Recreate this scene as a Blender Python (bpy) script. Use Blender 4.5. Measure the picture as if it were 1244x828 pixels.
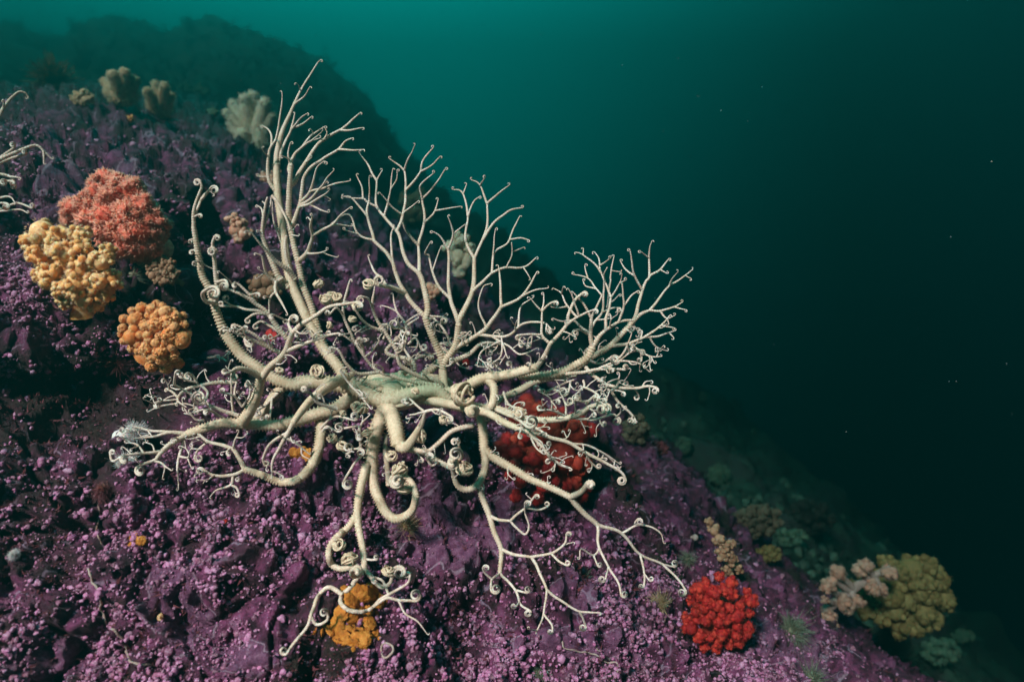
import bpy, math, random
import numpy as np
from mathutils import Vector
from mathutils.bvhtree import BVHTree

for o in list(bpy.data.objects): bpy.data.objects.remove(o, do_unlink=True)
C = bpy.context.scene.collection
S = bpy.context.scene
R = math.radians
rng = np.random.default_rng(7)
random.seed(7)

# ------------------------------------------------------------------ camera, water light, sun, exposure
FPX, CX, CY = 760.0, 622.0, 414.0                 # focal length and centre in photograph pixels
cam = bpy.data.cameras.new('camera'); camo = bpy.data.objects.new('camera', cam); C.objects.link(camo)
cam.sensor_width = 36; cam.lens = FPX / 1244 * 36; cam.clip_start = 0.02; cam.clip_end = 400
camo.location = (0, 0, 0); camo.rotation_euler = (R(90), 0, 0)
cam.dof.use_dof = True; cam.dof.focus_distance = 1.01; cam.dof.aperture_fstop = 2.7
S.camera = camo

SUN_DIR = Vector((0.40, 0.72, -0.57)).normalized()  # the way the light travels
sun = bpy.data.lights.new('sun', 'SUN'); sun.energy = 5.0; sun.angle = R(10); sun.color = (1.0, 0.81, 0.79)
suno = bpy.data.objects.new('sun', sun); C.objects.link(suno)
suno.rotation_euler = SUN_DIR.to_track_quat('-Z', 'Y').to_euler()

W = bpy.data.worlds.new('World'); S.world = W; W.use_nodes = True
nt = W.node_tree; nt.nodes.clear()
def nd(t, typ, **kw):
    n = t.nodes.new(typ)
    for k, v in kw.items():
        if k.startswith('i_'): n.inputs[k[2:].replace('_', ' ')].default_value = v
        else: setattr(n, k, v)
    return n
tc = nd(nt, 'ShaderNodeTexCoord')
flat = nd(nt, 'ShaderNodeVectorMath', operation='MULTIPLY'); flat.inputs[1].default_value = (1, 1, 0.45)
lift = nd(nt, 'ShaderNodeVectorMath', operation='ADD'); lift.inputs[1].default_value = (0, 0, 0.6)
sky = nd(nt, 'ShaderNodeTexSky', sky_type='NISHITA', sun_disc=False)
sky.sun_elevation = math.asin(-SUN_DIR.z); sky.sun_rotation = math.atan2(-SUN_DIR.x, -SUN_DIR.y)
glow = nd(nt, 'ShaderNodeVectorMath', operation='DOT_PRODUCT')
g = Vector((-0.34, 0.50, 0.80)).normalized(); glow.inputs[1].default_value = g
ramp = nd(nt, 'ShaderNodeValToRGB')
cr = ramp.color_ramp; cr.interpolation = 'B_SPLINE'
WATER = [(0.0, (0.0, 0.008, 0.007)), (0.22, (0.0, 0.03, 0.022)), (0.40, (0.0, 0.12, 0.078)), (0.54, (0.0, 0.40, 0.24)),
         (0.68, (0.0, 1.25, 0.70)), (0.82, (0.0, 3.0, 1.66)), (1.0, (0.01, 7.0, 3.7))]
WMAX = 8.0
WATER = [(p, tuple(v / WMAX for v in c)) for p, c in WATER]
cr.elements[0].position, cr.elements[0].color = WATER[0][0], (*WATER[0][1], 1)
cr.elements[1].position, cr.elements[1].color = WATER[-1][0], (*WATER[-1][1], 1)
for p, c in WATER[1:-1]:
    e = cr.elements.new(p); e.color = (*c, 1)
mul = nd(nt, 'ShaderNodeMix', data_type='RGBA', blend_type='MULTIPLY'); mul.inputs[0].default_value = 1
bg = nd(nt, 'ShaderNodeBackground'); bg.inputs['Strength'].default_value = 0.15
wo = nd(nt, 'ShaderNodeOutputWorld')
L = nt.links.new
L(tc.outputs['Generated'], flat.inputs[0]); L(flat.outputs[0], lift.inputs[0]); L(lift.outputs[0], sky.inputs['Vector'])
L(tc.outputs['Generated'], glow.inputs[0]); L(glow.outputs['Value'], ramp.inputs[0])
gain = nd(nt, 'ShaderNodeVectorMath', operation='SCALE'); gain.inputs['Scale'].default_value = WMAX * 2.35
L(ramp.outputs[0], gain.inputs[0]); L(gain.outputs[0], mul.inputs[6]); L(sky.outputs[0], mul.inputs[7]); L(mul.outputs[2], bg.inputs[0]); L(bg.outputs[0], wo.inputs[0])

S.view_settings.view_transform = 'Standard'; S.view_settings.look = 'None'
S.view_settings.exposure = 1.58; S.view_settings.gamma = 1
S.render.engine = 'CYCLES'
S.cycles.use_denoising = True
S.cycles.max_bounces = 4; S.cycles.diffuse_bounces = 2; S.cycles.glossy_bounces = 1; S.cycles.transmission_bounces = 1
S.cycles.volume_bounces = 0; S.cycles.transparent_max_bounces = 8

# ------------------------------------------------------------------ helpers
def tag(o, label=None, cat=None, group=None, kind=None):
    if label: o['label'] = label
    if cat: o['category'] = cat
    if group: o['group'] = group
    if kind: o['kind'] = kind
    return o
def thing(name, loc, label, cat, group=None):
    o = bpy.data.objects.new(name, None); C.objects.link(o); o.location = loc; o.empty_display_size = .02
    return tag(o, label, cat, group)
def px(x, y, d):
    """a point at depth d (metres ahead of the camera) seen at photograph pixel x, y"""
    return np.array([(x - CX) / FPX * d, d, -(y - CY) / FPX * d])

class MB:
    def __init__(s): s.v = []; s.f = {3: [], 4: []}; s.n = 0; s.a = []
    def add(s, v, f, a=None):
        v = np.asarray(v, float); f = np.asarray(f, int)
        s.v.append(v); s.f[f.shape[1]].append(f + s.n); s.n += len(v)
        s.a.append(np.zeros((len(v), 3)) if a is None else np.asarray(a, float))
    def build(s, name, mat, parent=None, origin=(0, 0, 0), smooth=True):
        v = np.concatenate(s.v) - np.asarray(origin, float)
        a = np.concatenate(s.a)
        me = bpy.data.meshes.new(name)
        q = np.concatenate(s.f[4]) if s.f[4] else np.zeros((0, 4), int)
        t = np.concatenate(s.f[3]) if s.f[3] else np.zeros((0, 3), int)
        me.vertices.add(len(v)); me.vertices.foreach_set('co', v.astype(np.float32).ravel())
        nl = q.size + t.size
        me.loops.add(nl); me.loops.foreach_set('vertex_index', np.concatenate([q.ravel(), t.ravel()]).astype(np.int32))
        me.polygons.add(len(q) + len(t))
        st = np.concatenate([np.arange(len(q)) * 4, q.size + np.arange(len(t)) * 3]).astype(np.int32)
        me.polygons.foreach_set('loop_start', st)
        me.update(calc_edges=True)
        me.polygons.foreach_set('use_smooth', np.full(len(q) + len(t), smooth))
        at = me.attributes.new('tone', 'FLOAT_VECTOR', 'POINT'); at.data.foreach_set('vector', a.astype(np.float32).ravel())
        me.materials.append(mat)
        o = bpy.data.objects.new(name, me); C.objects.link(o)
        if parent is not None: o.parent = parent
        else: o.location = origin
        return o

_perm = np.random.default_rng(3).permutation(256); _perm = np.concatenate([_perm, _perm, _perm])
_grad = np.random.default_rng(4).normal(size=(256, 3)); _grad /= np.linalg.norm(_grad, axis=1)[:, None]
def noise(p):
    p = np.asarray(p, float); i = np.floor(p).astype(int); f = p - i; i &= 255
    u = f * f * f * (f * (f * 6 - 15) + 10); r = 0
    for dx in (0, 1):
        for dy in (0, 1):
            for dz in (0, 1):
                h = _perm[_perm[_perm[(i[:, 0] + dx) & 255] + ((i[:, 1] + dy) & 255)] + ((i[:, 2] + dz) & 255)]
                gdot = ((_grad[h]) * (f - np.array([dx, dy, dz]))).sum(1)
                w = (u[:, 0] if dx else 1 - u[:, 0]) * (u[:, 1] if dy else 1 - u[:, 1]) * (u[:, 2] if dz else 1 - u[:, 2])
                r = r + w * gdot
    return r * 1.5

_ico = {}
def ico(n):
    if n in _ico: return _ico[n]
    t = (1 + 5 ** .5) / 2
    v = [(-1, t, 0), (1, t, 0), (-1, -t, 0), (1, -t, 0), (0, -1, t), (0, 1, t), (0, -1, -t), (0, 1, -t), (t, 0, -1), (t, 0, 1), (-t, 0, -1), (-t, 0, 1)]
    v = [np.array(x) / np.linalg.norm(x) for x in v]
    f = [(0, 11, 5), (0, 5, 1), (0, 1, 7), (0, 7, 10), (0, 10, 11), (1, 5, 9), (5, 11, 4), (11, 10, 2), (10, 7, 6), (7, 1, 8),
         (3, 9, 4), (3, 4, 2), (3, 2, 6), (3, 6, 8), (3, 8, 9), (4, 9, 5), (2, 4, 11), (6, 2, 10), (8, 6, 7), (9, 8, 1)]
    for _ in range(n):
        mid = {}; g2 = []
        def m(a, b):
            k = (min(a, b), max(a, b))
            if k not in mid:
                x = v[a] + v[b]; v.append(x / np.linalg.norm(x)); mid[k] = len(v) - 1
            return mid[k]
        for a, b, c in f:
            ab, bc, ca = m(a, b), m(b, c), m(c, a)
            g2 += [(a, ab, ca), (b, bc, ab), (c, ca, bc), (ab, bc, ca)]
        f = g2
    _ico[n] = (np.array(v), np.array(f)); return _ico[n]

def blobs(mb, P, Rr, N=None, sub=1, squash=.25, tone=None, jit=.12):
    """many small lumps at once"""
    v, f = ico(sub); n = len(P); P = np.asarray(P, float); Rr = np.asarray(Rr, float)
    s = 1 + squash * rng.uniform(-1, 1, (n, 1, 3))
    d = 1 + jit * rng.normal(size=(n, len(v), 1)) * .6
    V = P[:, None] + v[None] * s * d * Rr[:, None, None]
    F = (f[None] + (np.arange(n) * len(v))[:, None, None]).reshape(-1, 3)
    if tone is None: tone = rng.uniform(0, 1, (n, 3))
    mb.add(V.reshape(-1, 3), F, np.repeat(tone, len(v), 0))

def catmull(p, step):
    p = np.asarray(p, float)
    if len(p) < 2: return p
    e = np.vstack([2 * p[0] - p[1], p, 2 * p[-1] - p[-2]]); out = []
    for i in range(1, len(e) - 2):
        a, b, c, d = e[i - 1:i + 3]; n = max(2, int(np.linalg.norm((c - b)[:2]) / 2) + 2)
        t = np.linspace(0, 1, n, endpoint=False)[:, None]
        out.append(.5 * (2 * b + (c - a) * t + (2 * a - 5 * b + 4 * c - d) * t ** 2 + (3 * b - a - 3 * c + d) * t ** 3))
    out = np.vstack(out + [p[-1:]])
    s = np.concatenate([[0], np.cumsum(np.linalg.norm(np.diff(out[:, :2], axis=0), axis=1))])
    m = max(3, int(s[-1] / step) + 1); u = np.linspace(0, s[-1], m)
    return np.stack([np.interp(u, s, out[:, k]) for k in range(out.shape[1])], 1)

def tube(mb, P, Rr, sides=8, period=None, amp=.1, teeth=.0, tone=(0, 0, 0), cap=True, sphase=0., rings=1.):
    P = np.asarray(P, float); n = len(P); Rr = np.broadcast_to(np.asarray(Rr, float), (n,)).copy()
    T = np.gradient(P, axis=0); T /= np.linalg.norm(T, axis=1)[:, None] + 1e-12
    c = -P[0] if np.linalg.norm(P[0]) > 1e-6 else np.array([0, -1., 0])
    N = c - T[0] * (c @ T[0]); N /= np.linalg.norm(N) + 1e-12; Ns = [N]
    for i in range(1, n):
        N = Ns[-1] - T[i] * (Ns[-1] @ T[i]); N /= np.linalg.norm(N) + 1e-12; Ns.append(N)
    Ns = np.array(Ns); B = np.cross(T, Ns)
    th = np.linspace(0, 2 * np.pi, sides, endpoint=False)
    s = np.concatenate([[0], np.cumsum(np.linalg.norm(np.diff(P, axis=0), axis=1))])
    if period is None: ph = np.zeros(n); prof = np.zeros(n)
    else:
        per = np.broadcast_to(np.asarray(period, float), (n,))
        ph = np.concatenate([[0], np.cumsum(np.diff(s) / per[1:])]) * 2 * np.pi + sphase
        prof = np.cos(ph)
    side = np.exp(-((np.abs(np.abs((th + np.pi) % (2 * np.pi) - np.pi) - 1.65)) / .24) ** 2)
    rad = Rr[:, None] * (1 + amp * prof[:, None] + teeth * np.clip(prof, 0, 1)[:, None] ** 1.5 * side[None])
    V = P[:, None] + rad[..., None] * (np.cos(th)[None, :, None] * Ns[:, None] + np.sin(th)[None, :, None] * B[:, None])
    A = np.zeros((n, sides, 3)); A[..., 0] = (1 - rings * (.5 - prof * .5))[:, None]; A[..., 1] = np.broadcast_to(tone[1], (n,))[:, None]; A[..., 2] = np.broadcast_to(tone[2], (n,))[:, None]
    i = np.arange(n - 1)[:, None] * sides; j = np.arange(sides)[None]; k = (j + 1) % sides
    Q = np.stack([i + j, i + k, i + sides + k, i + sides + j], -1).reshape(-1, 4)
    mb.add(V.reshape(-1, 3), Q, A.reshape(-1, 3))
    if cap:
        for e, sg in ((0, -1), (n - 1, 1)):
            c = P[e] + T[e] * Rr[e] * .8 * sg
            ring = V[e]; tri = [(a, (a + 1) % sides, sides) if sg > 0 else ((a + 1) % sides, a, sides) for a in range(sides)]
            mb.add(np.vstack([ring, c]), tri, np.vstack([A[e], A[e, :1]]))

# ------------------------------------------------------------------ materials
def mat(name, build):
    m = bpy.data.materials.new(name); m.use_nodes = True; t = m.node_tree
    b = t.nodes['Principled BSDF']; b.inputs['Roughness'].default_value = .75
    b.inputs['Specular IOR Level'].default_value = .25
    build(t, b); return m
def n_noise(t, scale, detail=4, rough=.6, dist=0., src='Object'):
    c = nd(t, 'ShaderNodeTexCoord'); n = nd(t, 'ShaderNodeTexNoise'); n.inputs['Scale'].default_value = scale
    n.inputs['Detail'].default_value = detail; n.inputs['Roughness'].default_value = rough; n.inputs['Distortion'].default_value = dist
    t.links.new(c.outputs[src], n.inputs['Vector']); return n.outputs['Fac']
def n_ramp(t, fac, stops):
    r = nd(t, 'ShaderNodeValToRGB'); e = r.color_ramp.elements
    e[0].position, e[0].color = stops[0][0], (*stops[0][1], 1); e[1].position, e[1].color = stops[-1][0], (*stops[-1][1], 1)
    for p, c in stops[1:-1]:
        x = e.new(p); x.color = (*c, 1)
    t.links.new(fac, r.inputs[0]); return r.outputs[0]
def n_mix(t, fac, a, b, mode='MIX'):
    m = nd(t, 'ShaderNodeMix', data_type='RGBA', blend_type=mode)
    for s, v in ((0, fac), (6, a), (7, b)):
        if isinstance(v, (int, float)): m.inputs[s].default_value = v
        elif isinstance(v, tuple): m.inputs[s].default_value = (*v, 1)
        else: t.links.new(v, m.inputs[s])
    return m.outputs[2]
def n_bump(t, b, h, strength, dist):
    n = nd(t, 'ShaderNodeBump'); n.inputs['Strength'].default_value = strength; n.inputs['Distance'].default_value = dist
    t.links.new(h, n.inputs['Height']); t.links.new(n.outputs[0], b.inputs['Normal'])
def n_tone(t, k):
    a = nd(t, 'ShaderNodeAttribute', attribute_name='tone'); s = nd(t, 'ShaderNodeSeparateXYZ')
    t.links.new(a.outputs['Vector'], s.inputs[0]); return s.outputs[k]
G3 = lambda v: (v, v, v)

def rock_mat(t, b):
    big = n_noise(t, 5.0, 5, .62, .4); mid = n_noise(t, 26, 5, .65, .3); fine = n_noise(t, 160, 4, .7)
    crust = n_ramp(t, mid, [(.32, (.022, .010, .016)), (.47, (.11, .032, .07)), (.60, (.30, .075, .19)), (.76, (.42, .21, .33))])
    turf = n_ramp(t, fine, [(.3, (.014, .011, .010)), (.55, (.045, .030, .026)), (.75, (.10, .055, .05))])
    k = n_ramp(t, big, [(.36, G3(0)), (.47, G3(1))])
    col = n_mix(t, k, turf, crust)
    gk = n_ramp(t, n_noise(t, 9, 3, .6), [(.60, G3(0)), (.72, G3(.55))])
    col = n_mix(t, gk, col, (.045, .050, .022))
    col = n_mix(t, n_tone(t, 2), col, turf)  # tone z: shade of unlit hollows, painted with the turf colour
    # masks recorded on the mesh: x = bare crust plates, y = painted shade belt
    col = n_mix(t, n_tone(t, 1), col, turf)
    plate = n_ramp(t, n_noise(t, 75, 8, .78), [(.3, (.06, .018, .042)), (.43, (.17, .055, .125)), (.55, (.27, .11, .21)), (.68, (.46, .29, .40))])
    col = n_mix(t, n_tone(t, 0), col, plate)
    rim = n_ramp(t, n_tone(t, 0), [(.30, G3(0)), (.40, G3(.6)), (.50, G3(.6)), (.60, G3(0))])
    col = n_mix(t, rim, col, (.50, .38, .48))
    v = nd(t, 'ShaderNodeTexVoronoi', feature='DISTANCE_TO_EDGE'); v.inputs['Scale'].default_value = 9
    c = nd(t, 'ShaderNodeTexCoord'); nn = nd(t, 'ShaderNodeTexNoise'); nn.inputs['Scale'].default_value = 14
    ad = nd(t, 'ShaderNodeVectorMath', operation='MULTIPLY_ADD'); ad.inputs[1].default_value = (.12, .12, .12)
    t.links.new(c.outputs['Object'], nn.inputs['Vector']); t.links.new(nn.outputs['Color'], ad.inputs[0]); t.links.new(c.outputs['Object'], ad.inputs[2])
    t.links.new(ad.outputs[0], v.inputs['Vector'])
    ek = n_ramp(t, v.outputs['Distance'], [(.0, G3(.7)), (.012, G3(.5)), (.022, G3(0))])
    em = n_mix(t, 1.0, ek, n_ramp(t, n_noise(t, 7, 2), [(.5, G3(0)), (.6, G3(1))]), 'MULTIPLY')
    col = n_mix(t, em, col, (.48, .36, .50))
    t.links.new(col, b.inputs['Base Color']); b.inputs['Roughness'].default_value = .55
    n_bump(t, b, n_noise(t, 230, 6, .75), 1.0, .010)
M_ROCK = mat('coralline_rock', rock_mat)
def nod_mat(t, b):
    f = n_noise(t, 18, 4, .6); h = n_tone(t, 0)
    a = n_ramp(t, f, [(.32, (.15, .030, .066)), (.5, (.36, .095, .235)), (.68, (.47, .19, .35))])
    a2 = n_mix(t, n_ramp(t, h, [(.0, G3(.6)), (.5, G3(0)), (.9, G3(0)), (1, G3(.5))]), a, (.46, .26, .40))
    a3 = n_mix(t, n_ramp(t, n_tone(t, 1), [(.72, G3(0)), (.95, G3(.8))]), a2, (.16, .03, .06))
    a3 = n_mix(t, n_ramp(t, n_tone(t, 2), [(.0, G3(.85)), (.3, G3(.5)), (.55, G3(0)), (1, G3(0))]), a3, (.085, .022, .045))
    fine = n_noise(t, 420, 3, .6)
    a4 = n_mix(t, n_ramp(t, fine, [(.45, G3(.0)), (.70, G3(.38))]), a3, (.56, .42, .52))
    t.links.new(a4, b.inputs['Base Color']); b.inputs['Roughness'].default_value = .42; b.inputs['Specular IOR Level'].default_value = .5
    n_bump(t, b, fine, .9, .0018)
M_NOD = mat('coralline_nodule', nod_mat)
def far_mat(t, b):
    f = n_noise(t, 3, 6, .65, .3)
    t.links.new(n_ramp(t, f, [(.3, (.014, .022, .015)), (.47, (.06, .10, .07)), (.58, (.06, .05, .05)), (.66, (.10, .18, .12)), (.8, (.20, .32, .22))]), b.inputs['Base Color'])
    n_bump(t, b, n_noise(t, 24, 5, .7), .8, .03)
M_FAR = mat('turf_covered_reef', far_mat)
def star_mat(t, b):
    ring, thick, gr = n_tone(t, 0), n_tone(t, 1), n_tone(t, 2)
    base = n_ramp(t, thick, [(0, (.74, .65, .64)), (.25, (.72, .61, .54)), (.6, (.70, .56, .42)), (1, (.74, .58, .42))])
    base = n_mix(t, n_ramp(t, ring, [(0, G3(.55)), (.5, G3(.1)), (1, G3(0))]), base, (.36, .24, .16))
    mott = n_noise(t, 45, 6, .75)
    base = n_mix(t, n_ramp(t, mott, [(.42, G3(0)), (.68, G3(.65))]), base, (.42, .29, .16))
    base = n_mix(t, n_ramp(t, n_noise(t, 330, 3, .6), [(.46, G3(0)), (.62, G3(.5))]), base, (.36, .25, .15))
    base = n_mix(t, gr, base, (.20, .30, .18))
    t.links.new(base, b.inputs['Base Color']); b.inputs['Roughness'].default_value = .55
    b.inputs['Subsurface Weight'].default_value = .12; b.inputs['Subsurface Radius'].default_value = (1, .6, .4); b.inputs['Subsurface Scale'].default_value = .004
    n_bump(t, b, n_noise(t, 700, 2, .6), .5, .0008)
    base = None
M_STAR = mat('basket_star_skin', star_mat)
def coral_mat(name, lo, mid, hi, scale=120, sss=.5, bump=.6):
    def f(t, b):
        n = n_noise(t, scale, 4, .65); v = n_tone(t, 0)
        c = n_ramp(t, n, [(.32, lo), (.5, mid), (.68, hi)])
        c = n_mix(t, n_ramp(t, v, [(0, G3(.45)), (.5, G3(0)), (1, G3(0))]), c, lo)
        c = n_mix(t, n_ramp(t, v, [(.5, G3(0)), (1, G3(.5))]), c, hi)
        t.links.new(c, b.inputs['Base Color']); b.inputs['Roughness'].default_value = .65
        b.inputs['Subsurface Weight'].default_value = sss; b.inputs['Subsurface Radius'].default_value = (1, .5, .3); b.inputs['Subsurface Scale'].default_value = .014
        n_bump(t, b, n_noise(t, scale * 4, 3, .6), bump, .0025)
    return mat(name, f)
M_YEL = coral_mat('yellow_coral', (.76, .25, .055), (.95, .45, .15), (1.0, .70, .42))
M_ORA = coral_mat('orange_coral', (.68, .16, .035), (.88, .29, .085), (.96, .46, .22))
M_REDOR = coral_mat('vermilion_coral', (.62, .07, .04), (.90, .18, .11), (.98, .40, .28))
M_RED = coral_mat('scarlet_coral', (.16, .003, .005), (.34, .006, .008), (.52, .05, .025))
M_REDD = coral_mat('crimson_coral', (.22, .005, .008), (.38, .009, .012), (.52, .04, .03))
M_RUST = coral_mat('rust_flesh', (.18, .011, .008), (.32, .024, .013), (.44, .065, .03))
M_BEIGE = coral_mat('beige_coral', (.34, .20, .11), (.52, .33, .19), (.66, .46, .29))
M_PALE = coral_mat('pale_coral', (.50, .38, .26), (.68, .54, .38), (.82, .70, .54))
M_PINK = coral_mat('pink_coral', (.50, .22, .14), (.68, .34, .23), (.78, .48, .36))
M_BROWN = coral_mat('brown_coral', (.16, .08, .04), (.27, .15, .09), (.38, .24, .15))
M_OLIVE = coral_mat('olive_coral', (.085, .055, .016), (.165, .118, .035), (.28, .22, .09))
M_GREEN = coral_mat('green_coral', (.06, .11, .07), (.12, .20, .13), (.24, .34, .22))
M_GROW = coral_mat('reef_growth_skin', (.03, .055, .04), (.075, .125, .09), (.16, .25, .18), 14)
M_DIM = coral_mat('dim_brown_coral', (.04, .032, .02), (.08, .065, .04), (.13, .11, .07))
M_PINKD = coral_mat('dull_pink_coral', (.28, .13, .09), (.42, .22, .15), (.52, .32, .24))
M_STALK = coral_mat('pale_stalk', (.22, .15, .13), (.30, .22, .19), (.38, .31, .28), 60, .2, .2)
M_WHITE = coral_mat('white_polyp', (.60, .55, .52), (.75, .70, .66), (.85, .80, .76))
M_SPONGE = coral_mat('orange_sponge', (.20, .06, .006), (.42, .14, .014), (.58, .24, .045), 90, .15, .9)
M_CRIM = coral_mat('dark_red_weed', (.05, .012, .016), (.11, .022, .030), (.20, .05, .06))
M_TUFT = coral_mat('drab_hydroid', (.09, .10, .06), (.18, .18, .12), (.28, .28, .20))
M_TAN = coral_mat('tan_hydroid', (.30, .17, .08), (.45, .28, .15), (.58, .40, .24))
M_DARK = coral_mat('dark_weed', (.012, .012, .010), (.030, .026, .020), (.05, .05, .035))
M_SNOW = coral_mat('marine_snow', (.2, .2, .2), (.3, .3, .3), (.4, .4, .4))

# ------------------------------------------------------------------ rock and reef
sm = lambda x, a, b: np.clip((x - a) / (b - a), 0, 1) ** 2 * (3 - 2 * np.clip((x - a) / (b - a), 0, 1))
CREST = np.array([(-700, 150), (-100, 112), (0, 104), (60, 98), (130, 102), (200, 110), (260, 128), (330, 172), (400, 222), (470, 262), (560, 325), (660, 415),
                  (760, 500), (850, 590), (960, 690), (1080, 795), (1250, 960), (1420, 1120)], float)
SILH = np.array([(-700, 60), (-200, 40), (0, 26), (35, 36), (68, 48), (95, 26), (120, 17), (160, 24), (200, 38), (240, 24), (265, 23), (300, 38), (340, 52), (390, 76), (440, 120), (480, 168),
                 (520, 215), (580, 265), (650, 325), (700, 365), (760, 420), (850, 475), (930, 535), (1000, 585), (1080, 655), (1160, 735), (1244, 805), (1420, 960)], float)
def ell(x, y, cx, cy, a, b, ang=0):
    c, s = math.cos(R(ang)), math.sin(R(ang)); u = ((x - cx) * c + (y - cy) * s) / a; v = (-(x - cx) * s + (y - cy) * c) / b
    return 1 - sm(np.sqrt(u * u + v * v) + .16 * np.sin(5 * np.arctan2(v, u) + cx) + .08 * np.sin(11 * np.arctan2(v, u) + cy), .75, 1.15)
def q_near(x, y):
    q = .90 + .0011 * (y - 560) - .00062 * (x - 480)
    q = np.where(q > 1.15, 1.15 + .55 * (q - 1.15), q)
    e = np.clip(y - np.interp(x, CREST[:, 0], CREST[:, 1]), 0, None)
    z = np.clip(1 - e / 150, 0, 1); f = 1 - np.sqrt(np.clip(1 - z * z, 0, 1))
    q = q * (1 - .50 * f)
    band = sm(y, 400 + .05 * x, 468 + .05 * x) * (1 - sm(y, 490, 590)) * (1 - sm(x, 170, 270))
    q = q * (1 - .09 * band)
    q = q * (1 - .10 * ell(x, y, 262, 350, 55, 120, -12)) * (1 - .06 * ell(x, y, 520, 470, 150, 70, 20))
    return q
def grid_mesh(xs, top, bottom, nrow, qf, disp, skirt=8, back=.9):
    n = len(xs); tt = np.linspace(0, 1, nrow)
    X = np.repeat(xs[None], nrow, 0); Y = top[None] + tt[:, None] * (bottom - top)[None]
    D = 1 / qf(X, Y)
    P = np.stack([(X - CX) / FPX * D, D, -(Y - CY) / FPX * D], -1)
    sk = []
    for k in range(skirt, 0, -1):                                  # the back of the outcrop, rolling away and down
        s = k / skirt; sk.append(P[0] * (1 + back * s) - np.array([0, 0, 1.6]) * s ** 2)
    P = np.concatenate([np.array(sk), P], 0); X = np.concatenate([np.repeat(X[:1], skirt, 0), X]); Y = np.concatenate([np.repeat(Y[:1], skirt, 0), Y])
    m = len(P)
    nv = np.cross(np.gradient(P, axis=1), np.gradient(P, axis=0)); nv /= np.linalg.norm(nv, axis=-1, keepdims=True) + 1e-12
    nv *= np.where((nv * P).sum(-1) > 0, -1, 1)[..., None]
    nv[:skirt] = nv[skirt]
    h = disp(P.reshape(-1, 3), X.ravel(), Y.ravel()).reshape(m, n)
    P = P + nv * h[..., None]
    i = np.arange(m - 1)[:, None] * n; j = np.arange(n - 1)[None]
    Q = np.stack([i + j, i + n + j, i + n + j + 1, i + j + 1], -1).reshape(-1, 4)
    return P, X, Y, Q
PLATES = [(530, 655, 58, 48, 35), (600, 640, 26, 40, 0), (215, 735, 40, 60, -20), (700, 790, 90, 16, 5), (390, 600, 30, 24, 0), (265, 616, 14, 10, 10), (110, 240, 75, 30, -12),
          (60, 800, 50, 30, 0), (960, 800, 60, 22, 30), (690, 730, 34, 22, 30), (300, 800, 40, 20, 0)]
def plate_mask(x, y):
    m = np.zeros_like(x)
    for p in PLATES: m = np.maximum(m, ell(x, y, *p))
    return m
def disp_near(p, x, y):
    w = p + .03 * np.stack([noise(p * 9 + 5), noise(p * 9 + 15), noise(p * 9 + 25)], 1)
    h = .05 * noise(w * 4.2) + .04 * noise(w * 10 + 7) + .019 * (1 - np.abs(noise(w * 22 + 3)) * 2) + .008 * noise(w * 40) - .020 * np.exp(-(noise(w * 12 + 60) / .07) ** 2) - .010 * np.exp(-(noise(w * 30 + 80) / .10) ** 2)
    f = .0060 * noise(p * 65) + .0035 * noise(p * 140)
    return h + f * (1 - .3 * plate_mask(x, y)) * np.clip(p[:, 1], .7, 2)
xs = np.arange(-330, 1400, 3.0)
top = np.interp(xs, CREST[:, 0], CREST[:, 1]); bot = np.maximum(top + 60, 1120.)
NP, NX, NY, NQ = grid_mesh(xs, top, bot, 340, q_near, disp_near)
SK = 8
shade_belt = np.maximum(sm(NY, 395, 445) * (1 - sm(NY, 500, 585)) * (1 - sm(NX, 170, 260)), .8 * ell(NX, NY, 262, 350, 60, 130, -12))  # shade below the ledge and in the crevice, painted into the rock colour
shade_belt = np.clip(shade_belt * (1.0 + .6 * noise(NP.reshape(-1, 3) * 14).reshape(NX.shape)), 0, 1) * .9
shade_belt = np.maximum(shade_belt, .9 * (1 - sm(NY - np.interp(NX, CREST[:, 0], CREST[:, 1]), 15, 75)) * (NX < 330))  # light fading towards the left crest, painted dark
SHADE_SPOTS = [(5, 640, 55, 80, 0), (15, 780, 45, 60, 0), (120, 640, 30, 30, 0), (450, 640, 26, 40, 20), (820, 760, 30, 40, 0), (250, 690, 70, 60, -20), (590, 590, 55, 60, 0), (590, 740, 60, 34, 35), (300, 640, 60, 30, 0), (40, 590, 60, 40, 20), (60, 700, 40, 60, 0), (560, 770, 26, 22, 0), (760, 690, 30, 50, -30), (380, 750, 30, 40, 0)]  # spots where shade is painted into the rock colour
def shade_mask(P, X, Y):  # imitates unlit hollows by dark colour, scattered by noise and at listed spots
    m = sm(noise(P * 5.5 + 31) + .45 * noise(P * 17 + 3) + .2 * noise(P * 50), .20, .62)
    for h in SHADE_SPOTS: m = np.maximum(m, .6 * ell(X, Y, *h) * sm(noise(P * 16 + 8) + .6 * noise(P * 45), -.45, .25))
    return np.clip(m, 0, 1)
dark = shade_mask(NP.reshape(-1, 3), NX.ravel(), NY.ravel())
mb = MB(); mb.add(NP.reshape(-1, 3), NQ, np.stack([plate_mask(NX, NY).ravel(), shade_belt.ravel(), dark], 1))
rock = mb.build('rock', M_ROCK); tag(rock, kind='structure')

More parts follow.
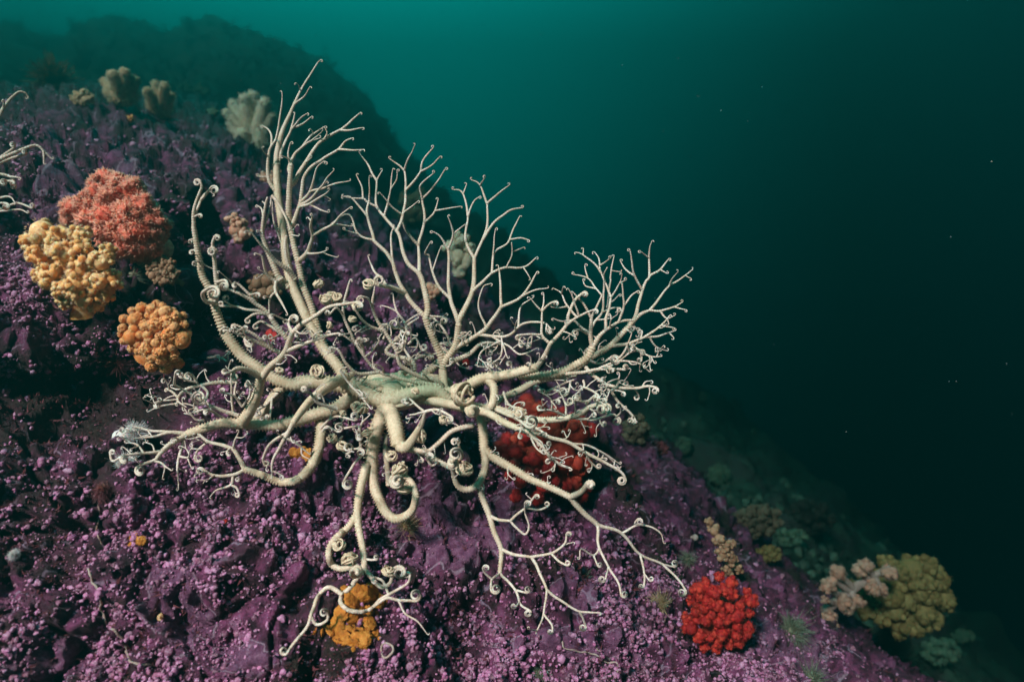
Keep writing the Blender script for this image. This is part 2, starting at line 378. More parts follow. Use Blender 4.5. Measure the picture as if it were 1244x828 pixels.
def q_far(x, y):
    s = np.interp(x, SILH[:, 0], SILH[:, 1]); e = np.clip(y - s, 0, None)
    b = np.interp(x, [-500, 100, 500, 800, 1250], [.19, .18, .205, .27, .36])
    z = np.clip(1 - e / 90, 0, 1); f = 1 - np.sqrt(np.clip(1 - z * z, 0, 1))
    return (b + .0006 * e) * (1 - .35 * f)
def disp_far(p, x, y):
    w = p + .12 * np.stack([noise(p * 2 + 5), noise(p * 2 + 15), noise(p * 2 + 25)], 1)
    r_ = (x > 560) * 1.
    return .09 * noise(w * 1.3) + (.07 + .03 * r_) * noise(w * 3.2 + 9) + (.045 + .025 * r_) * noise(w * 7 + 2) + (.008 + .02 * r_) * noise(w * 18)
xf = np.arange(-600, 1420, 5.0)
topf = np.interp(xf, SILH[:, 0], SILH[:, 1]); botf = np.interp(xf, CREST[:, 0], CREST[:, 1]) + 130
FP, FX, FY, FQ = grid_mesh(xf, topf, np.maximum(botf, topf + 60), 70, q_far, disp_far, back=.12)
mb = MB(); mb.add(FP.reshape(-1, 3), FQ); reef = mb.build('reef_slope', M_FAR); tag(reef, kind='structure')

BV_N = BVHTree.FromPolygons([tuple(v) for v in NP.reshape(-1, 3)], NQ.tolist())
BV_F = BVHTree.FromPolygons([tuple(v) for v in FP.reshape(-1, 3)], FQ.tolist())
def rockhit(x, y, far=True):
    d = Vector(px(x, y, 1.)); d.normalize(); h = BV_N.ray_cast(Vector((0, 0, 0)), d)
    if h[0] is None and far: h = BV_F.ray_cast(Vector((0, 0, 0)), d)
    return h
def rockdepth(x, y, default=9., far=True):
    h = rockhit(x, y, far); return h[0].y if h[0] is not None else default
def on_rock(x, y):
    h = rockhit(x, y)
    if h[0] is None: p = px(x, y, 2.5); return p, np.array([0, -.5, .8])
    n = np.array(h[1]); p = np.array(h[0])
    return p, (n if n @ p < 0 else -n)

# coralline nodules: thousands of knobs, nobody could count them
nrm = np.cross(np.gradient(NP, axis=1), np.gradient(NP, axis=0)); nrm /= np.linalg.norm(nrm, axis=-1, keepdims=True) + 1e-12
nrm *= np.where((nrm * NP).sum(-1) > 0, -1, 1)[..., None]
def scatter(n, keep):
    i = rng.uniform(SK, NP.shape[0] - 2, n); j = rng.uniform(0, NP.shape[1] - 2, n); a, b = i.astype(int), j.astype(int)
    u, v = (i - a)[:, None], (j - b)[:, None]
    P = (NP[a, b] * (1 - u) + NP[a + 1, b] * u) * (1 - v) + (NP[a, b + 1] * (1 - u) + NP[a + 1, b + 1] * u) * v
    X = NX[a, b] * (1 - v[:, 0]) + NX[a, b + 1] * v[:, 0]; Y = (NY[a, b] * (1 - u) + NY[a + 1, b] * u)[np.arange(n), 0] if False else NY[a, b] * (1 - u[:, 0]) + NY[a + 1, b] * u[:, 0]
    N = nrm[a, b]; k = keep(P, X, Y); return P[k], N[k], X[k], Y[k], shade_belt[a, b][k]
def keep_n(P, X, Y):
    m = (X > -90) & (X < 1330) & (Y < 930)
    dens = sm(noise(P * 7 + 40) + .7 * noise(P * 24 + 9) + .5 * noise(P * 60 + 2), -.45, .45)
    dens = np.maximum(dens, .12) * (1 - .75 * plate_mask(X, Y))
    dens *= 1 - .72 * shade_mask(P, X, Y)
    bl = np.maximum(sm(Y, 425, 455) * (1 - sm(Y, 520, 590)) * (1 - sm(X, 180, 260)), .0)
    dens *= 1 - .85 * bl
    e = Y - np.interp(X, CREST[:, 0], CREST[:, 1]); dens *= .15 + .85 * sm(e, 25, 110)
    return m & (rng.uniform(0, 1, len(X)) < dens)
P, N, X, Y, _ = scatter(120000, keep_n)
rw = np.clip(.00225 * np.exp(rng.normal(0, .48, len(P))), .0009, .0050) * np.clip(P[:, 1], .8, 2.0) ** .6
mb = MB()
blobs(mb, P + N * rw[:, None] * .28, rw, sub=1, squash=.42, jit=.26)
k = rng.uniform(0, 1, len(P)) < .45                                  # a second knob budding from the first
o2 = N[k] * rw[k, None] * .95 + rng.normal(size=(k.sum(), 3)) * rw[k, None] * .75
blobs(mb, P[k] + o2, rw[k] * .66, sub=1, squash=.4, jit=.26)
k = rng.uniform(0, 1, len(P)) < .35
o2 = N[k] * rw[k, None] * .5 + rng.normal(size=(k.sum(), 3)) * rw[k, None] * 1.1
blobs(mb, P[k] + o2, rw[k] * .6, sub=1, squash=.4, jit=.26)
P, N, X, Y, _ = scatter(110000, lambda P, X, Y: (X > -60) & (X < 1300) & (Y < 900) & (rng.uniform(0, 1, len(X)) < .62 * sm(noise(P * 13 + 4) + .7 * noise(P * 40), -.35, .5) * (1 - .75 * shade_mask(P, X, Y)) * (1 - .8 * sm(Y, 415, 455) * (1 - sm(Y, 510, 590)) * (1 - sm(X, 180, 260)))))
rw = .00125 * np.exp(rng.normal(0, .35, len(P))) * np.clip(P[:, 1], .8, 2.0) ** .6
blobs(mb, P + N * rw[:, None] * .6, rw, sub=0, squash=.35, jit=.2)
nod = mb.build('coralline_nodules', M_NOD); tag(nod, 'knobbly purple coralline nodules covering the rock', 'coralline algae', kind='stuff')
print('nodules', len(P), 'hits')

# ------------------------------------------------------------------ the basket star: every arm traced along its length
CROP = dict(A=(120, 440, 5.017), B=(220, 330, 5.017), C=(340, 430, 5.017), D=(520, 430, 5.017), E=(620, 290, 5.017), F=(600, 400, 5.017), G=(400, 330, 5.017), H=(340, 540, 5.017),
            I=(220, 200, 5.017), J=(300, 60, 5.017), K=(560, 590, 4.443), L=(330, 640, 4.871), M=(600, 480, 5.917), P=(400, 160, 2.586), Z=(0, 80, 4.14))
#  start width, end width, end depth (+ relative), start depth or '-', [~curl radius] | traced points
STAR = """
15 9 1.08 1.03 | C 470,200 C 400,150 B 960,580 870,470 820,380 770,290 720,180 670,60 I 645,600 625,430 610,330 595,230 585,120 580,0
8 2 1.14 - | I 582,60 J 180,690 185,620 215,500 260,400 300,310 340,230 390,150 430,85 450,65
10 7.5 1.04 1.05 | B 900,510 850,400 820,300 790,200 750,100 I 740,720 715,600 690,500 670,400
8 6 1.02 - | I 670,400 655,300 658,200 660,130 J 270,700
6 2 1.06 - | I 545,185 535,100 J 125,700 130,660 145,600 180,540 200,430 215,300 214,262
4 2 + - | J 150,590 150,530 130,490 95,465
3 1.6 + - | J 130,650 110,630 92,598
3 1.6 + - | J 122,775 90,775 60,770
4 2 1.1 - | J 300,345 350,290 382,235
2.5 1.5 + - | J 322,250 318,225 303,208
6.5 3 1.1 - | I 585,120 J 190,710 230,570 270,490 290,390
4 2 + - | J 270,490 330,420 370,388
4 2 + - | J 285,490 340,455 395,410
5.5 2.5 1.1 - | J 258,760 258,715 290,640 340,590 390,530 475,470
4 2 + - | J 330,600 380,565 445,540
3 2 + - | J 390,560 440,515 462,490
3 2 + - ~2 | J 385,535 400,510 388,490
4 2 + - ~2 | J 257,700 255,640 265,570
3 2 + - | J 250,670 215,650
7 3 1.08 - | I 660,180 665,130 J 290,810 330,740 380,660 430,580 480,540 570,490 640,430 690,385
4 2 + - | J 570,493 640,490 705,478
4 2 + - | J 470,550 490,510 475,475
7 3 1.0 - | I 670,385 700,310 725,240 735,160 J 350,780 400,710 460,670 555,610 600,560 645,540
4 2 + - | J 555,610 620,612 712,612
3 2 + - | J 365,690 395,660
3 2 + - | J 420,700 460,680 487,688
5 2 .98 - | I 735,235 790,160 J 410,770 430,720 465,685
5 2 .97 - | I 735,250 800,200 860,130 J 490,780 530,735
4 2 .98 - | I 790,165 870,140 960,110 1028,98
3 2 + - | I 860,130 888,104
5 2 .97 - | I 730,260 780,240 830,210 880,180 905,155
3 2 + - | I 870,190 910,212
4 2 + - ~2 | I 785,245 840,270 900,290
7 3.5 .97 - | I 715,590 770,540 790,480 800,430 790,370 800,305
3 2 + - | I 792,345 775,322
5 2 .95 - | I 800,430 860,400 920,365 970,310 1035,258
4 2 + - | I 925,370 1040,376
4 2 .96 - | I 772,543 840,540 895,515
3 2 + - ~2 | I 860,543 910,550 950,562
9 3 1.02 1.05 | I 660,750 600,690 570,630 540,560 510,480 495,420 500,340 515,240 527,200
4 2 + - | I 515,420 520,340 545,260 550,200
3 2 + - | I 495,425 470,400
4 2 + - | I 497,320 490,270 462,248
2.5 2 + - | I 515,240 495,225
4 2.5 + - | I 622,500 600,450 560,330 555,230
7.5 2 .97 1.03 | I 695,695 650,640 580,590 540,540 480,480 430,420 392,402
6 3 1.0 1.04 | I 620,690 575,710 530,680 505,610 490,560 450,540
3 2 + - | I 515,670 470,635
3 2 + - | I 505,670 460,692
5 3 1.0 - | B 575,60 575,120 620,200 650,260
4 2.5 + - | B 572,125 540,160 535,250
3 2 + - ~2 | B 540,160 512,148
5 3 1.02 1.04 | I 555,190 610,270 645,340 665,400
6 4.5 1.03 1.04 | I 690,700 650,600 632,500 642,440
3 2 + - | I 680,410 708,368
3 2 + - | I 680,430 716,435
18 13 1.0 1.05 | C 480,220 C 330,190 B 800,675 700,690 620,672 550,640 480,590 390,530 320,450 260,360
12 6 .96 - | B 260,360 225,270 200,190 170,100 I 130,680 110,580 90,460 77,380
6 3 .95 - ~4 | I 77,380 85,260 110,180 125,135 118,100
5 2.5 + - | I 85,330 100,260 130,200 170,165 200,182
4 3 + - ~5 | I 120,220 150,180 182,140
3 3 + - ~2.5 | I 90,320 112,302
3 3 + - ~2.5 | I 88,450 55,458
3 3 + - ~2.5 | I 95,520 62,522
3 3 + - ~2.5 | I 108,590 80,592
8 3 .95 - ~3.5 | B 222,190 222,100 I 215,700 205,600 198,540 192,480 205,440
4 3 + - ~5 | I 205,540 220,525 205,510
4 3 + - | I 118,560 135,605 195,632
6 4 .93 - ~8 | B 205,190 150,180 130,130 170,100
5 3 .93 - ~5 | B 222,60 270,55 285,80
14 11 .93 .97 | A 870,370 930,280 970,180 985,110
9 7 .90 - | A 985,110 B 540,580 600,530 640,480 660,420 680,370
7 3 .86 - ~5 | B 680,370 740,320 820,270 890,220 1000,200 1080,190
8 5 .88 - ~3 | B 485,645 430,610 370,590 325,598 312,640
4 3 + - ~3 | B 330,595 300,610 270,620
6.5 4 .87 - | B 640,485 700,460 780,430 880,390 965,376
5 4 + - ~5 | B 680,370 655,315 670,280
3 3 + - ~3 | B 650,300 600,280 560,262
6 3 .95 1.0 ~3 | B 600,490 510,440 440,380 370,340 330,320
3 3 + - ~3 | B 380,350 345,355
6 3 .96 1.0 ~5 | B 590,490 490,440 430,410 390,400 395,440
4 3 + - ~3 | B 385,400 310,360 270,340 245,352
7.5 4 1.0 1.03 | B 645,405 580,330 520,250 450,190 350,130 262,100
5 3 + - ~3 | B 460,190 420,140 370,90 335,70
3 3 + - ~3 | B 430,130 465,130
3 2 + - | B 335,110 300,60 230,0
5 3 + - ~3 | B 520,250 400,230 340,210 245,212
3 3 + - ~4 | B 340,212 300,200 265,180
5 3 + - ~3 | B 530,262 450,260 400,290
5 3 + - ~3 | B 625,405 540,330 490,300 450,325
19 12 .95 1.03 | C 460,240 C 400,290 340,335 240,360 120,400 0,432 A 1000,380 870,375 760,370 650,400 540,438
9 5 .91 - | A 540,435 520,455 450,490 390,540 350,590
5 3 .89 - ~6 | A 350,590 300,610 240,632
5 3 .89 - ~5 | A 385,540 270,555 150,568
4 3 + - ~3 | A 140,575 85,600 70,550
4 2 + - | A 275,552 230,500 165,490
4 2.5 + - | A 335,598 400,630 390,705
3 2.5 + - ~2 | A 400,630 440,655
6.5 3 .93 - | A 545,405 430,430 330,450 220,462
6 3 .94 - | A 545,400 400,420 290,410 203,388
3 2 + - | A 300,405 325,455
6.5 3 .95 .98 | A 850,325 750,290 650,250 560,190 485,148
4 3 + - ~3 | A 495,155 460,130 468,60
7 4 .98 1.02 | A 840,118 740,125 640,132 540,160 490,205 485,250
4 2 + - | A 487,250 360,270 300,300
4 2 + - | A 487,250 540,255 600,275
4 3 + - ~2 | A 480,215 450,185 415,165
3 2 + - ~2 | A 365,265 330,245 278,226
3 3 + - ~4 | A 465,225 400,230 350,240
4 3 + - ~4 | A 605,130 580,90 555,68
4 3 + - ~3 | A 580,130 540,110 495,90
4 3 .95 - ~9 | A 625,150 660,180 650,225
4 2.5 .93 .95 | A 640,352 590,350 560,320 520,308
3 2 + - ~4 | A 560,322 550,290 585,280
4 2.5 .93 .95 ~3 | A 750,335 700,300 660,290
4 2.5 + - | A 720,310 650,285 585,305
4 3 .94 .96 | A 817,295 810,200 803,95
4 3 .92 .95 ~3 | A 875,270 830,210 750,185
4 2.5 .94 - | A 830,205 842,120
4 2.5 .94 .95 ~3 | A 880,265 920,200 918,135
15 9 .95 1.03 | C 250,345 252,480 230,600 180,700 100,768 0,778 A 1040,705 980,680 890,652
7 4 .93 - | A 890,652 850,580 820,530 760,505 670,480 608,438
4 3 + - | A 822,525 830,480 852,418
4 3 + - ~5 | A 670,482 610,530 588,575
6 3 .93 - ~4 | A 890,655 830,685 700,685 630,645
3.5 2 + - | A 700,688 655,728
5 2.5 + - | A 820,690 805,745 720,775 678,820
4 3 + - ~3 | A 805,745 840,765 860,800
5 2 .94 .95 | A 515,480 490,560 480,650 486,775
4 2 + - | A 490,570 540,582 555,545 575,515
3 2 + - | A 540,582 568,642
3 2 + - | A 480,642 528,665
17 9 .88 1.02 | C 440,190 C 390,150 280,210 190,280 130,350 80,420
7 3 .90 - | C 80,420 40,500 A 1080,560 1060,620 1058,705
5 3 .90 - ~3 | A 1150,425 1040,500 1003,580 1010,620
5 3 .89 - | C 45,515 110,550 180,605
6 3 .86 .90 ~3 | C 350,335 240,300 190,240 140,225
20 22 1.0 1.01 | C 390,165 480,215 590,275 680,290
22 14 1.02 1.0 | C 680,285 770,250 880,225 960,225 1030,280
13 11 1.04 1.03 | C 430,165 560,185 700,190 860,190 960,215
18 10 1.03 1.06 | C 440,200 C 230,160 100,168 B 720,672 640,692 560,760 A 1000,310 950,345
6 3 1.0 - ~4 | B 640,690 A 1060,210 1020,260 960,290
4 3 .97 - ~3 | A 1075,240 1045,300 1040,335
4 3 .95 .97 ~5 | C 250,450 340,380 450,400
4 3 .95 .97 ~4 | C 330,420 390,450 480,440 470,500
4.5 3 .95 .97 | C 495,580 490,450 550,370
4.5 3 .95 .97 ~6 | C 510,600 430,700 390,780
4 3 .95 .97 ~6 | C 260,470 290,440 340,470
4 3 .95 .97 ~7 | C 380,500 360,540 385,590
3.5 3 .95 .97 ~5 | C 430,580 490,575
34 30 1.0 1.02 | C 700,215 685,255 655,325
23 16 .98 1.0 | C 650,310 630,360 600,430 570,520 560,620 H 560,130
15 10 .93 - | H 560,100 572,240 600,320 640,400 695,448 760,435 810,390 830,310
9 5 .95 - ~8 | H 830,310 805,235 740,175 700,185
22 17 .95 1.0 | C 660,310 675,360 700,430 718,520 722,556
15 5 .90 - | C 722,562 760,568 800,530 860,430 885,350
5 3 .89 - ~5 | C 885,348 960,340 1040,378
4 2.5 .90 - | C 885,350 840,365 790,372
4 2.5 .90 - ~4 | C 885,352 830,310 785,270
12 10 .93 .97 | H 530,120 500,230 480,330 472,420
10 6 .93 - ~7 | H 470,430 420,500 340,570 300,640 310,720 370,755 450,740
10 8 .90 - | H 475,420 480,500 500,600 L 545,160 550,240
7.5 6 .87 - | L 548,250 480,340 415,398
6.5 4 .84 - ~5 | L 415,395 340,360 280,410 240,500 210,590 130,690 95,740
5 3.5 + - ~5 | L 245,530 270,575 330,550 335,510
6.5 5 .86 - | L 415,400 415,450 460,490 530,500 590,480 640,430
5 3 .86 - ~4 | L 640,430 720,380 800,330 815,285
5 3.5 .86 - ~7 | L 600,485 680,420 760,430 850,435
4 2 .86 - | L 750,432 790,510 870,560 922,630
7 4 .87 - ~8 | L 555,250 600,310 650,350 700,330 715,260
4.5 3 + - ~4 | L 690,390 660,320 620,300
4 3 + - ~3 | L 570,185 620,190
6 8 .98 1.0 | C 648,490 640,600 660,720 665,800
14 12 1.05 1.04 | C 980,260 G 710,800 700,700 692,600
10 9 1.04 - | G 692,600 690,540 640,420 600,320 585,275
10 8.5 1.03 - | G 702,590 710,540 770,450 790,320
8 5 1.0 - | G 705,745 660,670 560,640 480,600 430,560 410,480
6 4 .98 - | G 410,480 340,370 290,290 265,195 280,90
7 4 .99 1.02 | G 670,695 620,690 500,665 400,640 310,610 250,560 130,400
6 3.5 .97 - ~3 | G 310,605 180,620 110,570 60,480 20,460
5 3 + - | G 420,470 460,430 465,320 410,240 388,135
3.5 2 + - | G 412,240 370,220 316,205
4 3 + - | G 467,312 500,285 545,258
5 3 .96 - ~4 | G 335,365 230,320 150,220 120,190
4 2.5 + - | G 235,325 160,372
4 3 + - ~5 | G 275,220 240,170 200,150
5 4 .97 - | G 150,420 90,270 95,180 125,50
4 3 .96 - ~3 | G 90,270 40,220 0,260
4 2.5 .97 - | G 250,500 300,430 296,400
4 2.5 .97 - ~3 | G 160,440 60,380 0,390
4 2.5 .97 - ~3 | G 200,520 205,470 170,420
7 5 1.04 - | G 575,270 500,190 450,110 400,0 P 206,440 195,400 140,340
7 4 1.0 - ~6 | G 440,140 370,95 300,80
5 2.5 1.05 - | G 350,90 320,40 P 144,440 120,390
5 3.5 1.06 - | P 142,343 120,260 126,210
4 2 + - | P 142,341 90,320 60,260 5,292
3 2 + - | P 95,322 45,308
4 2 + - | P 122,268 70,210 40,204
4.5 2.5 + - | P 203,410 195,330 205,295
9 7 1.05 - | G 590,280 600,230 590,150 565,50 P 280,440
6.5 5 1.06 - | P 279,450 240,400 217,320
6 4 1.08 - | P 279,450 280,355
5 3 1.08 - | P 217,320 175,270 150,232 150,155
4 2 1.1 - ~2 | P 150,155 125,110 95,65
3 2 + - | P 150,152 167,120
4 2 + - | P 152,236 120,220 105,210 42,204
3.5 2 + - | P 106,211 100,170 85,135
3 2 + - | P 125,218 127,140
5 3 1.08 - | P 217,310 232,262 240,190 235,122
3.5 2 1.1 - | P 235,122 215,105 188,84
3.5 2 + - | P 235,122 250,85 268,42
4.5 3 1.1 - | P 240,185 265,155 288,125
3.5 2 + - | P 288,125 295,90 327,48
3.5 2 + - | P 288,125 320,105 350,78
4 2 + - | P 178,262 190,190 200,118
3 2 + - | P 193,180 212,150 214,120
3.5 2 + - | P 232,262 200,240 158,190
3 2 + - | P 232,255 280,216
5 3.5 1.1 - | P 280,357 298,287 294,210
3.5 2 + - | P 294,215 285,170 330,128
3.5 2 + - | P 294,212 325,175 367,113
4 2.5 + - | P 298,287 330,252 341,212
3 2 + - | P 333,248 375,240 414,234
5 3 1.07 - | P 279,357 240,310 228,270
7 4 1.05 - | P 405,598 380,522 375,430 373,368
4 2 + - | P 373,370 350,330 322,310
4 2.5 + - | P 373,368 390,322 372,265
3 2 + - | P 389,322 427,290
5 3 1.05 - | P 381,525 340,480 325,435 310,385
3 2 + - | P 311,388 300,380 320,345
3 2 + - | P 326,438 340,390 352,360
8 5.5 1.05 - | P 408,596 450,500 456,400
5 3 1.07 - | P 456,400 430,340 436,265
4 2 1.08 - | P 436,267 420,192 388,180
3 2 + - | P 421,195 432,165
3.5 2 + - | P 436,267 455,220 472,205
5 3 1.08 - | P 456,398 480,340 498,290 495,226
4 2 + - | P 495,228 472,165 446,150
3 2 + - | P 474,168 490,142
4 2 + - | P 495,226 525,200 566,168
5 2.5 + - | P 482,342 515,290 560,250 608,238
6 4 1.03 - | P 449,502 480,475 510,445
4.5 2.5 + - | P 510,445 555,425 610,427 652,395
3 2 + - | P 610,427 632,462
4 2.5 1.05 - | P 511,446 520,380 560,350 580,300 600,265
3 2 + - | P 568,340 600,335 627,342
3 2 + - | P 520,395 522,305
3 2 + - | P 557,425 575,380 573,348
2.5 2 + - | P 577,378 612,364
7.5 5 1.0 - | P 385,705 410,670 440,655 490,620 540,550
5 2.5 1.0 - | P 540,550 538,470 530,420
5 3 .99 - | P 540,550 600,520 630,480 652,438
3.5 2 + - | P 602,518 640,500 687,490
4 2 + - ~2 | P 492,615 470,550 480,490 505,478
5 3 .97 - ~4 | P 470,645 560,640 610,602 670,600 695,620
4 2 + - | P 592,612 600,550 642,520
4 2.5 .98 - | P 510,645 560,670 600,700 655,680
3 2 + - ~3 | P 541,650 540,700 508,730
3 2 + - | P 545,655 560,710
3 2 + - ~2 | P 540,655 480,690 465,730
16 12 1.0 1.04 | C 900,240 D 170,230 D 290,165 360,142 500,122 660,80
11 9 .97 - ~6 | D 350,140 400,200 395,290 360,335 280,315
7.5 5.5 .97 - | E 175,795 215,700 242,640
5 3 .96 - | E 242,640 190,580 192,440
4 3 + - ~3 | E 190,585 130,580 45,590
3 2.5 + - | E 130,585 128,640 112,662
3.5 2 + - ~2 | E 192,442 150,400 118,358
3.5 2 + - | E 192,440 200,390 206,332
4 2.5 + - ~3 | E 192,442 240,395 272,378
6 4 .96 - ~3 | E 242,640 340,530 350,470 390,380 445,330
4.5 2.5 .97 - ~3 | E 340,530 410,480 515,428
4 2 .99 - | E 408,480 340,390 310,330 262,304
3 2 + - | E 311,332 322,294
3 2 + - | E 350,412 300,420 253,418
3 2 + - | E 345,500 300,500 260,483
3.5 2 + - | E 412,462 390,380 355,305
12 10 1.0 1.03 | D 560,130 F 250,285 400,262 500,215 570,170 600,110
7 5 .99 - | E 500,660 490,570 495,480
4.5 2.5 + - | E 495,485 450,400 382,325
4 3 + - ~3 | E 488,570 430,540 390,500 350,495
4.5 3 .98 - | E 497,475 530,410 562,340
7.5 5 1.0 - | E 500,660 540,600 582,555
5 3.5 1.02 - | E 582,555 587,480 615,358
4 2.5 + - | E 615,358 590,290 555,210
3.5 2 + - | E 555,212 500,140 440,97 398,84
2.5 1.8 + - | E 442,98 446,62
3.5 2 + - | E 615,358 670,270 680,217
3 2 + - | E 668,273 707,250
3 2 + - | E 568,270 570,210 588,172
3 2 + - ~2 | E 558,190 540,130 515,85
3 2 + - | E 568,162 590,130 613,113
5 4 1.0 - | E 580,557 660,510 745,500
4.5 2.5 .98 - | E 660,510 695,408 688,340 680,275
3.5 2 + - ~2 | E 695,407 735,350 778,320
10 7 1.05 1.03 | F 280,295 450,268 E 490,725 600,660 680,580 745,505
7 4 1.07 - | E 745,505 800,460 850,438
6 4.5 1.07 - | E 750,500 775,430 800,318
4.5 3 + - | E 800,320 830,260 850,230 846,115
3.5 2 + - | E 846,118 848,50 862,15
3 2 + - | E 846,118 820,95 790,72
4 2.5 + - | E 798,312 755,222 740,140 724,68
3.5 2 + - | E 757,226 700,180 670,138
4 2.5 + - | E 850,230 910,190 970,123
3 2 + - | E 912,188 957,210
4.5 3 1.1 - | E 850,438 910,360 970,282
3.5 2 + - ~2 | E 970,284 990,235 1020,198
3.5 2 + - ~2 | E 970,284 1030,250 1062,228 1112,188
2.5 2 + - | E 1065,224 1102,245
4 2.5 1.06 - | E 848,436 910,440 1000,415 1052,384
3 2 + - | E 1000,415 1072,436
3.5 2 + - | E 912,440 955,487 1003,467
2.5 2 + - | E 955,487 966,517
3.5 2 + - | E 745,522 775,560 802,590
6 4 1.02 - | E 610,658 720,640 820,600
4.5 2.5 1.02 - | E 820,600 930,520 975,468
3 2 + - | E 922,530 998,543
4 2.5 + - ~2 | E 815,603 900,595 970,570 1005,560
3 2 + - ~2 | E 968,575 995,600
3.5 2 + - ~2 | E 848,612 885,655 952,682
2.5 2 + - | E 885,655 885,692
4 2.5 1.0 - | E 728,645 800,690 860,718 918,720
3 2 + - | E 858,716 877,758
4 2.5 .98 1.0 | E 640,745 700,680 738,577
3.5 2.5 + - ~3 | E 690,695 750,682
4.5 3 1.05 1.06 | E 495,540 560,440 570,330 568,260
3.5 2.5 1.08 1.08 | E 590,420 612,260 610,230 632,103
2.5 2 + - | E 630,197 677,200
3 2 1.07 - | E 560,345 520,300 470,240 378,217
3 2 + - ~2 | E 472,242 460,200 455,160
3 2 + - | E 518,310 460,290 442,252
3 2 + - | E 600,400 640,370 668,340
3 3 + - ~3 | E 560,450 620,420 660,420
3 2 + - ~2 | E 530,500 580,490 610,482
4 2.5 1.0 1.02 ~4 | E 470,580 430,555 395,555
4 3 1.02 1.04 ~6 | F 585,190 650,210 720,165
5.5 4 .99 1.0 ~3 | F 440,272 600,250 700,243 800,242
4.5 2.5 1.0 1.0 | F 600,265 700,210 800,190 890,212 948,252
2.5 2 + - | F 890,212 888,252
4 2.5 1.0 1.0 ~3 | F 630,250 740,205 850,130 905,125
3 2 + - | F 850,160 895,140 890,210
6 3.5 .99 1.01 ~4 | F 560,230 610,282 700,340 850,360 930,345 985,358
3 3 + - ~3 | F 855,362 880,390 885,412
4 2.5 .98 .99 | F 690,385 740,350 765,280 760,262
3 2 + - | F 760,300 697,322
3 2.5 + - ~3 | F 742,352 770,315 805,318
3 2.5 + - ~3 | F 700,382 750,372 790,380
5 3 1.0 - ~5 | F 640,300 720,385 760,440 830,510 858,550
12 8 1.08 1.05 | C 860,255 D 330,340 D 440,275 560,220 680,160 F 500,275
5 3 1.02 1.05 | F 300,395 400,340 490,310
4 2.5 1.0 - ~6 | F 470,320 460,350 450,390
4 2.5 .98 1.0 | F 545,310 545,350 480,410
4 3 + - ~4 | F 545,350 600,375 635,400
12 7 .95 1.03 | C 900,270 D 290,320 F 0,480 100,510 200,545 330,552 440,540 560,500
6.5 4 .93 - ~7 | F 540,508 600,470 640,452
6 3.5 .94 - ~6 | F 480,525 580,470 650,450 690,455
5 3 .95 - ~5 | F 470,545 560,545 620,545 720,522 765,540
3 3 + - ~3 | F 640,545 660,580
4 3 .93 .95 ~4 | F 560,455 620,400 640,410
4 3 .93 .95 ~3 | F 590,430 540,440 505,430
4 2.5 .92 .94 | F 440,515 432,440 400,380 368,368
3.5 3 + - ~4 | F 432,445 445,460 470,450
4 2.5 .91 .93 ~3 | F 430,525 350,492 280,492
3.5 2 + - | F 355,490 345,425 268,374
3 2 + - | F 350,440 375,470 380,480
13 8 .93 1.02 | C 870,270 D 330,350 470,420 560,455 620,475
7 4 .90 - | D 630,480 690,560 770,650 870,700
3.5 2.5 + - ~2 | D 660,500 630,515 660,570 710,605
3.5 2.5 + - ~2 | D 775,655 770,710
3.5 2.5 + - ~3 | D 770,652 735,640
6.5 3.5 .94 - ~5 | D 620,472 760,510 850,535 960,600 1080,660 1180,720 1202,760
4 2.5 + - ~3 | D 965,602 985,650 1030,690
4 2 .96 - | D 870,542 1000,565 1090,620 1165,690
3 2 .96 - | D 960,562 1050,590 1170,665
6 4 .91 .96 | D 420,340 540,390 640,440 720,490
5 4 .90 - ~8 | D 500,385 560,405 605,440
4 4 .94 .95 ~8 | D 460,230 500,310 560,330
14 12 1.0 1.03 | C 930,290 D 230,320 290,335 325,400 338,500 342,580
11 7 .97 - | D 340,570 350,650 335,740 290,805 230,825 180,800 155,740
6 4 .95 - ~8 | D 155,740 150,680 190,640
12 8 .98 - | D 345,580 400,630 520,700 620,760 740,810 K 590,60
8 5 .96 - ~4 | K 590,60 650,30 685,-15
7.5 6 1.0 - | K 590,60 650,130 735,210
5.5 3.5 1.02 - | K 735,212 860,250 960,360 1090,425
4 3 1.03 - ~5 | K 1090,425 1180,505 1215,560
4 2.5 + - | K 868,252 965,210 1070,250 1095,308
3 3 + - ~4 | K 967,211 940,200 950,180
4 3 1.0 - ~3 | K 970,370 990,470 985,540
3 3 + - ~3 | K 990,470 1018,510
3.5 3 + - ~4 | K 1090,425 1150,432
5 3.5 .97 - | K 735,215 745,330 795,432
4 3 + - ~4 | K 795,432 850,530 868,590
3.5 3 + - ~4 | K 795,438 780,510
3.5 2.5 + - | K 747,335 715,375 650,340 642,390
3 3 + - ~3 | K 715,376 735,430
9 6 .96 1.0 | D 335,730 K 100,-10 112,50 150,150 180,250 217,345 210,470
5.5 4 .96 - | K 160,160 200,180 265,185
4.5 3 .95 - ~3 | K 265,185 350,120 400,50
4 3 + - ~3 | K 355,120 420,130 468,110
4 3 + - | K 265,186 340,262 368,215 350,145
3 3 + - ~4 | K 350,140 345,95
2.5 2 + - | K 385,75 352,45
5.5 4 .95 - | K 217,340 290,370 380,380
4.5 3 .94 - ~3 | K 380,380 480,365 560,315 568,260
3 2 + - | K 555,318 608,304
4 3 + - ~3 | K 488,365 530,405 570,425
5 4 .92 - | K 380,383 420,450 462,560
4 2.5 .91 - | K 462,560 445,690 405,795
3 2.5 + - | K 410,780 362,770
3.5 3 + - ~3 | K 445,690 490,750 495,785
4.5 3 .93 - | K 462,560 530,610 640,675 752,682
4 3 + - ~4 | K 640,675 675,760
4 3.5 .92 - ~6 | K 210,472 170,505 160,555
3.5 3 + - ~4 | K 168,503 130,470 118,450
